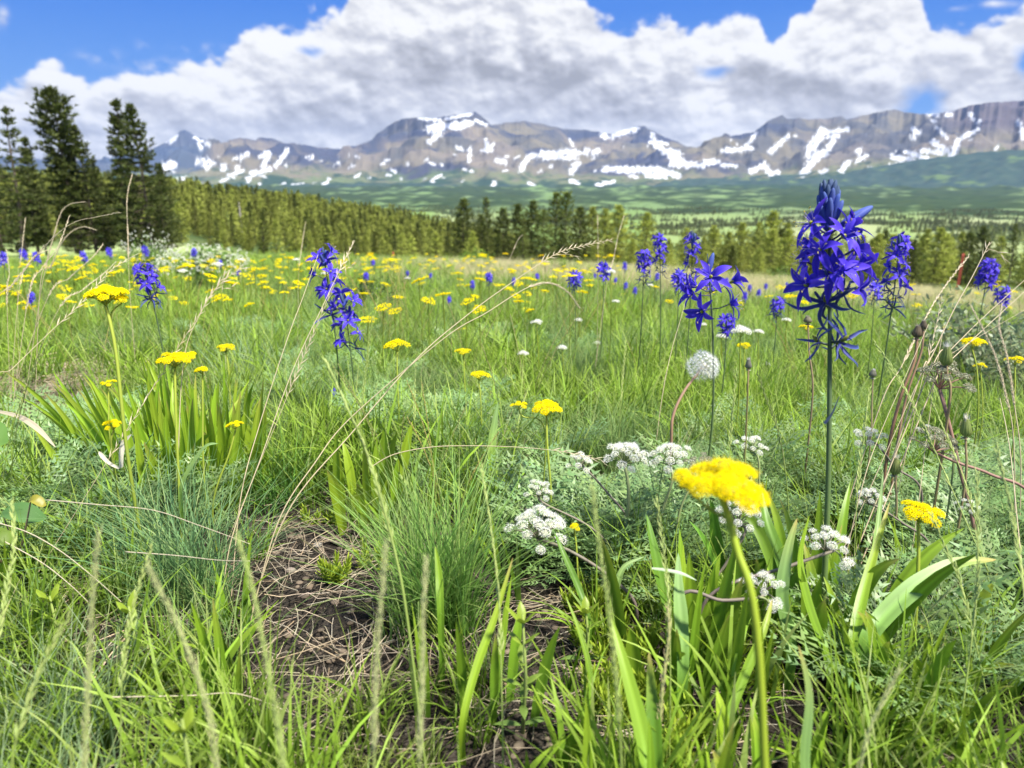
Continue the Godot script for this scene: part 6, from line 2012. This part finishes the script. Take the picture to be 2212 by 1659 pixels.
	# red marker posts
	for q in [[2079, 548, 604, 13.0, "slim red marker post beyond the meadow above the straw heads"], [848, 544, 560, 30.0, "tiny distant red marker post at the far edge of the meadow"]]:
		var top := at(q[0], q[1], q[3])
		var o := thing("marker_post", q[4], "post", on_ground(top))
		var h := top.y - o.position.y
		var b := MB.new()
		var w := 0.030
		b.tube(PackedVector3Array([Vector3(0, -0.1, 0), Vector3(0.02, h - 0.02, 0), Vector3(0.02, h, 0)]), PackedFloat32Array([w, w, w * 0.6]), 4, Color(0.55, 0.12, 0.07), Color(0.60, 0.14, 0.08))
		part("post", b.mesh(M.paint, false), o)


# ---------------------------------------------------------------- grass
func tuft(n: int, h: float, spread: float, w: float, lean: float, bend: float, c0: Color, c1: Color, segs := 4) -> Mesh:
	var b := MB.new()
	for k in n:
		var az := rnd(0, TAU)
		var out := Vector3(cos(az), 0, sin(az))
		var root := Vector3(rnd(-1, 1), 0, rnd(-1, 1)) * spread
		var l := h * rnd(0.45, 1.05)
		var a := lean * rnd(0.15, 1.0)
		var c := bend * rnd(0.0, 1.0)
		var pts := PackedVector3Array()
		for j in segs + 1:
			var t := float(j) / segs
			var tilt := a + c * t
			pts.append(root + (out * sin(tilt) + Vector3(0, cos(tilt), 0)) * l * t - Vector3(0, 0.012 * (1.0 if j == 0 else 0.0), 0))
		var hw := PackedFloat32Array()
		for j in segs + 1:
			var t := float(j) / segs
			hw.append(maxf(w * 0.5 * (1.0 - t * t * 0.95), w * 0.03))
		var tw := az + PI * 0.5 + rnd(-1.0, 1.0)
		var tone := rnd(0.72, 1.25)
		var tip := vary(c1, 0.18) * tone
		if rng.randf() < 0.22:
			tip = tip.lerp(Color(0.50, 0.56, 0.20), rnd(0.3, 0.8))  # some tips painted pale as sunlit highlights
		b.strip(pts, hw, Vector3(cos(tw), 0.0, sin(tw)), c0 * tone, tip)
	for k in b.c.size():
		b.c[k].a = 1.0
	return b.mesh(M.blade, false)


# broad leaves crowd the grass out here
const THIN := [[400, 1000, 190, 150, 0.75], [540, 1050, 80, 70, 0.7], [1780, 1400, 120, 130, 0.45], [1480, 1430, 110, 110, 0.45], [960, 1300, 110, 90, 0.8], [430, 1260, 120, 80, 0.7]]
# the soil shows here: [u, v, half-width, half-height, how bare]
const BARE := [[690, 1240, 150, 120, 0.97], [700, 1420, 150, 100, 0.93], [1190, 1390, 110, 140, 0.97], [1150, 1560, 90, 90, 0.85], [110, 835, 140, 48, 0.97], [105, 925, 140, 85, 0.985], [1325, 1430, 90, 130, 0.85], [620, 1130, 60, 40, 0.8], [1640, 1400, 60, 60, 0.5], [380, 1600, 60, 60, 0.4], [1560, 1560, 70, 60, 0.5], [1240, 1560, 80, 90, 0.6]]


func bare(p: Vector3, thin := false) -> float:
	var f := uv_of(p)
	var s := 0.0
	for q in (BARE + THIN if thin else BARE):
		var x: float = (f.x - q[0]) / q[2]
		var y: float = (f.y - q[1]) / q[3]
		s = maxf(s, q[4] * smoothstep(1.25, 0.8, sqrt(x * x + y * y)))
	return s


func feather_mesh(n: int) -> Mesh:
	var b := MB.new()
	for k in n:
		var az := TAU * k / n + rnd(-0.4, 0.4)
		var out := Vector3(cos(az), 0, sin(az))
		var l := rnd(0.07, 0.115)
		var rise := rnd(0.5, 1.5)
		var pts := PackedVector3Array()
		for j in 6:
			var t := j / 5.0
			pts.append((out * t + Vector3(0, rise * t - 0.6 * t * t, 0)) * l)
		var side := Vector3(-sin(az), 0, cos(az))
		b.strip(pts, taper(6, 0.0009, 0.0004), side, Color(0.13, 0.19, 0.08), Color(0.16, 0.22, 0.10))
		for m in 12:
			var t := 0.22 + 0.78 * m / 11.0
			var x := t * 5.0
			var i0 := mini(int(x), 4)
			var p := pts[i0].lerp(pts[i0 + 1], x - i0)
			var fwd := (pts[i0 + 1] - pts[i0]).normalized()
			for s in [-1.0, 1.0]:
				var pl: float = l * 0.34 * sin(PI * clampf(0.18 + 0.75 * (1.0 - t), 0, 1)) * rnd(0.8, 1.2)
				var d: Vector3 = (side * s + fwd * 0.7 + Vector3(0, rnd(0.0, 0.5), 0)).normalized()
				var e := p + d * pl
				var col := vary(Color(0.205, 0.325, 0.115), 0.22)
				var nn := d.cross(fwd).normalized()
				b.tri(p - fwd * 0.0005, e, p + fwd * 0.0005, col)
				for q in 4:
					var c := p.lerp(e, 0.25 + 0.75 * q / 3.0)
					for z in [-1.0, 1.0]:
						var dd: Vector3 = (d + fwd * z * 0.9 + nn * rnd(-0.5, 0.5)).normalized() * pl * 0.30
						var ww := dd.cross(nn).normalized() * pl * 0.055
						b.tri(c - ww, c + dd, c + ww, col)
	return b.mesh(M.leaf, false)


func scatter(r0: float, r1: float, per: float, keep: Callable) -> Array:
	var out: Array = []
	var half := deg_to_rad(43.0)
	var n := int(per * half * (r1 * r1 - r0 * r0))
	for k in n:
		var r := sqrt(rnd(r0 * r0, r1 * r1))
		var a := rnd(-half, half)
		var p := Vector3(sin(a) * r, 0, -cos(a) * r)
		p.y = ground(p.x, p.z)
		if keep.call(p, r):
			out.append(p)
	return out


func place(p: Vector3, s: float, tall := 1.0) -> Transform3D:
	return Transform3D(Basis(Vector3.UP, rnd(0, TAU)) * Basis(Vector3.RIGHT, rnd(-0.12, 0.12)) * Basis.from_scale(Vector3(s, s * tall, s)), p)


func build_grass() -> void:
	var bright0 := Color(0.100, 0.190, 0.018)  # root colour darkened to paint the shade between blades
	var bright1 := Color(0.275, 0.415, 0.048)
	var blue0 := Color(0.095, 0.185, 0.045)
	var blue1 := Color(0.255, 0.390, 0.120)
	# fine bunchgrasses one can tell apart
	for q in [
		[hit(955, 1345), 460, 0.240, 0.034, 0.0017, 0.62, 0.5, Color(0.115, 0.25, 0.040), Color(0.28, 0.46, 0.11), "fine green bunchgrass tuft at the right of the bare soil"],
		[hit(430, 1290), 300, 0.235, 0.040, 0.0015, 0.75, 0.6, Color(0.090, 0.200, 0.065), Color(0.235, 0.40, 0.165), "blue green bunchgrass tuft leaning over the bare soil from the left"],
		[hit(330, 1250), 200, 0.21, 0.05, 0.0015, 0.85, 0.6, Color(0.075, 0.18, 0.070), Color(0.20, 0.37, 0.17), "blue green bunchgrass tuft behind the near blurred spike"],
		[hit(600, 1085), 230, 0.165, 0.05, 0.0016, 0.8, 0.6, Color(0.07, 0.19, 0.03), Color(0.19, 0.38, 0.07), "dark green bunchgrass at the back of the bare soil"],
		[hit(1010, 1020), 240, 0.17, 0.05, 0.0016, 0.7, 0.5, Color(0.09, 0.20, 0.045), Color(0.22, 0.36, 0.10), "green bunchgrass behind the arching straw"],
		[hit(130, 1640), 260, 0.15, 0.055, 0.0015, 0.7, 0.5, Color(0.13, 0.22, 0.09), Color(0.30, 0.42, 0.20), "pale blue green bunchgrass in the left hand corner"],
		[on_ground(at(60, 1850, 0.52)), 220, 0.14, 0.055, 0.0015, 0.8, 0.5, Color(0.13, 0.22, 0.09), Color(0.30, 0.42, 0.20), "nearest bunchgrass, cut by the left corner"],
		[hit(560, 840), 330, 0.20, 0.13, 0.0022, 0.8, 0.6, Color(0.17, 0.26, 0.13), Color(0.33, 0.47, 0.26), "wide misty blue green bunchgrass below the single camas"],
		[hit(1400, 970), 260, 0.16, 0.08, 0.0016, 0.7, 0.6, Color(0.09, 0.20, 0.045), Color(0.22, 0.36, 0.10), "green bunchgrass behind the domed white umbel"],
		[hit(110, 735), 260, 0.15, 0.10, 0.0020, 0.7, 0.5, Color(0.09, 0.19, 0.04), Color(0.23, 0.36, 0.09), "green bunchgrass behind the straw litter at the left"]]:
		var o := thing("bunchgrass", q[9], "grass tuft", q[0])
		var blades := part("blades", tuft(q[1], q[2], q[3], q[4], q[5], q[6], q[7], q[8], 5), o)
		blades.set_meta("kind", "stuff")
	var kinds: Array = []
	for k in 4:
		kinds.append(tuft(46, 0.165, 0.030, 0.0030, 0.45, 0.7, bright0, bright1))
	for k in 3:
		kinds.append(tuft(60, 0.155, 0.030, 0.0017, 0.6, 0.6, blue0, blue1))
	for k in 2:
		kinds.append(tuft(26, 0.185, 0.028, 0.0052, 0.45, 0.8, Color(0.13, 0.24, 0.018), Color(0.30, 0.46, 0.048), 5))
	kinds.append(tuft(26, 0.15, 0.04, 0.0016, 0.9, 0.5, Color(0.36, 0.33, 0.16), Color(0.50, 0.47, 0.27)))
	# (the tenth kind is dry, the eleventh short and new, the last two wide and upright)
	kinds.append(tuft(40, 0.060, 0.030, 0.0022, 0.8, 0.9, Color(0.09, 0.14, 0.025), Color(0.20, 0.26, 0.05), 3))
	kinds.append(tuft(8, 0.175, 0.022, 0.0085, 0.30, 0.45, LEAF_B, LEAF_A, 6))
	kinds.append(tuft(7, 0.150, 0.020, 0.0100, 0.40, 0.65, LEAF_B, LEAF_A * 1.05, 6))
	var places: Array = []
	var tints: Array = []
	for k in kinds.size():
		places.append([])
		tints.append([])
	var put := func(k: int, t: Transform3D, c: Color) -> void:
		places[k].append(t)
		tints[k].append(c)
	var pick := func(p: Vector3) -> int:
		var n := nz.get_noise_2d(p.x * 1.6 + 20.0, p.z * 1.6)
		var x := rng.randf()
		if x < 0.045:
			return 9
		if n + rnd(-0.22, 0.22) > 0.10:
			return 4 + rng.randi() % 3
		return rng.randi() % 4 if x < 0.74 else 7 + rng.randi() % 2
	# close by, short enough to leave the soil in view
	for p in scatter(0.30, 0.62, 600.0, func(q: Vector3, _r: float) -> bool: return rng.randf() > bare(q, true) + 0.12):
		var f := uv_of(p)
		var right := smoothstep(700.0, 1700.0, f.x)
		put.call(10 if rng.randf() < 0.25 else 11 + rng.randi() % 2 if rng.randf() < 0.15 + 0.5 * right else pick.call(p), place(p, rnd(0.55, 0.9)), grey(rnd(0.8, 1.15)))
	for p in scatter(0.62, 1.15, 380.0, func(q: Vector3, _r: float) -> bool: return rng.randf() > bare(q, true)):
		var k: int = 10 if rng.randf() < 0.28 else 11 + rng.randi() % 2 if rng.randf() < 0.22 else pick.call(p)
		put.call(k, place(p, rnd(0.5, 0.95)), grey(rnd(0.85, 1.15)))
	for p in scatter(1.15, 2.4, 230.0, func(q: Vector3, _r: float) -> bool: return rng.randf() > bare(q) * 0.985):
		put.call(pick.call(p), place(p, rnd(0.75, 1.2)), grey(rnd(0.85, 1.15)))
	for p in scatter(2.4, 5.0, 130.0, func(_q: Vector3, _r: float) -> bool: return true):
		put.call(pick.call(p), place(p, rnd(0.9, 1.4)), grey(rnd(0.85, 1.2)))
	for p in scatter(5.0, 18.0, 26.0, func(_q: Vector3, _r: float) -> bool: return true):
		var az := rad_to_deg(atan2(p.x, -p.z))
		var r := Vector2(p.x, p.z).length()
		var dry := smoothstep(6.0, 9.0, r) * smoothstep(-18.0, -2.0, az) * 0.93
		var k: int = 9 if rng.randf() < dry else pick.call(p)
		var c := Color(1.2, 1.2, 1.15) * rnd(0.85, 1.15) if k == 9 else grey(rnd(0.9, 1.2))
		c.a = 1.0
		put.call(k, place(p, rnd(1.1, 1.9), 0.8), c)
	# tall thin stalks in seed, here and there
	var seeding := MB.new()
	for k in 4:
		var az := rnd(0, TAU)
		var out := Vector3(cos(az), 0, sin(az))
		var root := Vector3(rnd(-1, 1), 0, rnd(-1, 1)) * 0.03
		var h := rnd(0.20, 0.30)
		var pts := PackedVector3Array()
		for j in 9:
			var t := j / 8.0
			pts.append(root + out * h * 0.35 * t * t + Vector3(0, h * t - 0.01, 0))
		seeding.tube(pts, taper(9, 0.0008, 0.0003), 4, Color(0.20, 0.28, 0.06), Color(0.38, 0.42, 0.16), false)
		for j in 26:
			var t := 0.62 + 0.38 * j / 26.0
			var i0 := mini(int(t * 8.0), 7)
			var p := pts[i0].lerp(pts[i0 + 1], t * 8.0 - i0)
			var d := ((pts[i0 + 1] - pts[i0]).normalized() + Vector3(rnd(-1, 1), rnd(-0.2, 1), rnd(-1, 1)) * 0.3).normalized()
			seeding.blob(p + d * 0.003, Vector3(0.0010, 0.0030, 0.0010), vary(Color(0.42, 0.46, 0.18), 0.2))
	var sp: Array = []
	var sc: Array = []
	for p in scatter(0.9, 5.0, 9.0, func(q: Vector3, _r: float) -> bool: return rng.randf() > bare(q)):
		sp.append(place(p, rnd(0.7, 1.15)))
		sc.append(Color(rnd(0.8, 1.3), 1.0, rnd(0.7, 1.1)))
	stuff("seeding_grass", "thin grass stalks in seed standing above the meadow", seeding.mesh(M.blade, false), sp, sc)
	var what := ["fresh green meadow grass", "fresh green meadow grass", "fresh green meadow grass", "fresh green meadow grass", "fine blue green meadow grass", "fine blue green meadow grass", "fine blue green meadow grass", "broad bladed bright meadow grass", "broad bladed bright meadow grass", "dry straw coloured grass in the meadow", "short new grass low on the soil", "wide upright grass blades", "wide upright grass blades"]
	for k in kinds.size():
		stuff("grass", what[k], kinds[k], places[k], tints[k])
	# grey green feathery leaves
	var feather: Array = []
	for k in 3:
		feather.append(feather_mesh(7))
	var fp: Array = [[], [], []]
	var ft: Array = [[], [], []]
	# [u, v, reach, how many]: where the feathery leaves lie thick
	for q in [[110, 1040, 0.10, 34], [220, 1080, 0.12, 34], [40, 1010, 0.08, 10], [250, 980, 0.10, 16], [340, 1130, 0.08, 12], [150, 1180, 0.10, 18], [620, 760, 0.30, 40], [700, 880, 0.22, 26], [930, 950, 0.20, 30], [1080, 1010, 0.14, 20], [1330, 1230, 0.09, 26], [1420, 1190, 0.12, 27], [1560, 1120, 0.10, 18], [1650, 1050, 0.16, 18], [2050, 1180, 0.12, 22], [2130, 1260, 0.12, 20], [2170, 1130, 0.14, 14], [2000, 1060, 0.12, 14], [1100, 800, 0.30, 30], [1730, 1010, 0.12, 10], [2010, 1420, 0.08, 10]]:
		var c := hit(q[0], q[1])
		for k in int(q[3] * 0.62):
			var a := rnd(0, TAU)
			var p := on_ground(c + Vector3(cos(a), 0, sin(a)) * q[2] * sqrt(rng.randf()))
			var n := rng.randi() % 3
			fp[n].append(place(p, rnd(0.7, 1.35)))
			var w := rnd(0.85, 1.15)
			ft[n].append(Color(w, w, w * rnd(0.9, 1.15)))
	for k in 3:
		stuff("feathery_foliage", "grey green feathery leaves among the grass", feather[k], fp[k], ft[k])


func build_litter() -> void:
	# dead straw lying on the soil
	var kinds: Array = []
	for k in 5:
		var b := MB.new()
		for n in 5:
			var az := rnd(0, TAU)
			var l := rnd(0.03, 0.11)
			var d := Vector3(cos(az), 0, sin(az))
			var s := Vector3(-sin(az), 0, cos(az))
			var c := Vector3(rnd(-1, 1), 0, rnd(-1, 1)) * 0.03
			var bend := rnd(-0.3, 0.3)
			var pts := PackedVector3Array()
			for j in 5:
				var t := j / 4.0 - 0.5
				pts.append(c + d * l * t + s * l * bend * (t * t - 0.1) + Vector3(0, rnd(0.001, 0.008) + n * 0.0012, 0))
			b.tube(pts, taper(5, rnd(0.0003, 0.0007), 0.00025), 4, vary(Color(0.38, 0.31, 0.21), 0.25), vary(Color(0.52, 0.45, 0.33), 0.25), false)
		kinds.append(b.mesh(M.straw))
	var places: Array = [[], [], [], [], []]
	var tints: Array = [[], [], [], [], []]
	for p in scatter(0.35, 1.3, 760.0, func(q: Vector3, _r: float) -> bool: return rng.randf() < 0.30 + bare(q) * 0.7):
		var k := rng.randi() % 5
		places[k].append(place(p, rnd(0.6, 1.5)))
		tints[k].append(grey(rnd(0.45, 1.25)))
	for p in scatter(1.3, 2.6, 90.0, func(q: Vector3, _r: float) -> bool: return rng.randf() < 0.1 + bare(q)):
		for n in 3:
			var k := rng.randi() % 5
			places[k].append(place(p, rnd(1.0, 2.2)))
			tints[k].append(grey(rnd(0.5, 1.1)))
	# the mat of old straw on the left
	var mat_at := hit(110, 838)
	for n in 300:
		var k := rng.randi() % 5
		var a := rnd(0, TAU)
		var p := on_ground(mat_at + Vector3(cos(a) * 0.30, 0, sin(a) * 0.18) * sqrt(rng.randf()))
		p.y += rnd(0.0, 0.03)
		places[k].append(place(p, rnd(1.4, 2.8)))
		tints[k].append(grey(rnd(0.6, 1.35)))
	for k in 5:
		stuff("straw_litter", "dead straw lying over the bare soil", kinds[k], places[k], tints[k])
	# clods and small stones
	var stones: Array = []
	for k in 3:
		var b := MB.new()
		b.egg(Vector3.ZERO, Vector3.UP, 0.7, 1.0, 7, 5, Color(0.12, 0.09, 0.065), Color(0.15, 0.12, 0.09))
		for n in b.v.size():
			b.v[n] *= 1.0 + 0.35 * nz.get_noise_3dv(b.v[n] * 1.3 + Vector3(k * 9.0, 0, 0))
		stones.append(b.mesh(M.stone))
	places = [[], [], []]
	tints = [[], [], []]
	for p in scatter(0.35, 1.2, 2600.0, func(q: Vector3, _r: float) -> bool: return rng.randf() < bare(q)):
		var k := rng.randi() % 3
		var s := 0.0012 + 0.005 * pow(rng.randf(), 4.0)
		places[k].append(Transform3D(Basis(Vector3.UP, rnd(0, TAU)) * Basis.from_scale(Vector3(s, s * 0.7, s * 1.2)), p + Vector3(0, s * 0.2, 0)))
		var w := rnd(0.55, 1.3)
		if rng.randf() < 0.03:
			w = 2.2
		tints[k].append(Color(w, w, w * 0.98))
	for k in 3:
		stuff("gravel", "crumbs of dark soil and small stones on the bare patches", stones[k], places[k], tints[k])
	# single pieces one can pick out
	for q in [[628, 1235, 0.007, "pale flat stone on the bare soil left of the fine green tuft", Color(0.20, 0.17, 0.14)], [686, 1180, 0.007, "small grey stone at the back of the bare soil", Color(0.30, 0.28, 0.24)], [1172, 1505, 0.006, "small brown stone on the right hand patch of soil", Color(0.26, 0.20, 0.15)]]:
		var b := MB.new()
		b.egg(Vector3.ZERO, Vector3.UP, 0.55 * q[2], q[2], 9, 6, q[4], q[4] * 1.1)
		for n in b.v.size():
			b.v[n] *= 1.0 + 0.25 * nz.get_noise_3dv(b.v[n] * 120.0)
		var o := MeshInstance3D.new()
		o.name = numbered("stone")
		o.mesh = b.mesh(M.stone)
		add_child(o, true)
		o.position = hit(q[0], q[1]) + Vector3(0, q[2] * 0.25, 0)
		tag(o, q[3], "stone")
	for q in [[[[690, 1165], [760, 1190], [830, 1215]], "grey dead twig lying across the back of the bare soil", 0.0028], [[[640, 1120], [720, 1128], [800, 1122]], "thin grey twig behind the longer dead twig", 0.0018]]:
		var pts: Array = []
		for w in q[0]:
			pts.append(hit(w[0], w[1]) + Vector3(0, 0.004, 0))
		var b := MB.new()
		var line := local(curve(pts, 5), pts[0])
		b.tube(line, taper(line.size(), q[2], q[2] * 0.5), 6, Color(0.24, 0.20, 0.16), Color(0.34, 0.30, 0.24))
		var o := MeshInstance3D.new()
		o.name = numbered("twig")
		o.mesh = b.mesh(M.bark)
		add_child(o, true)
		o.position = pts[0]
		tag(o, q[1], "twig")
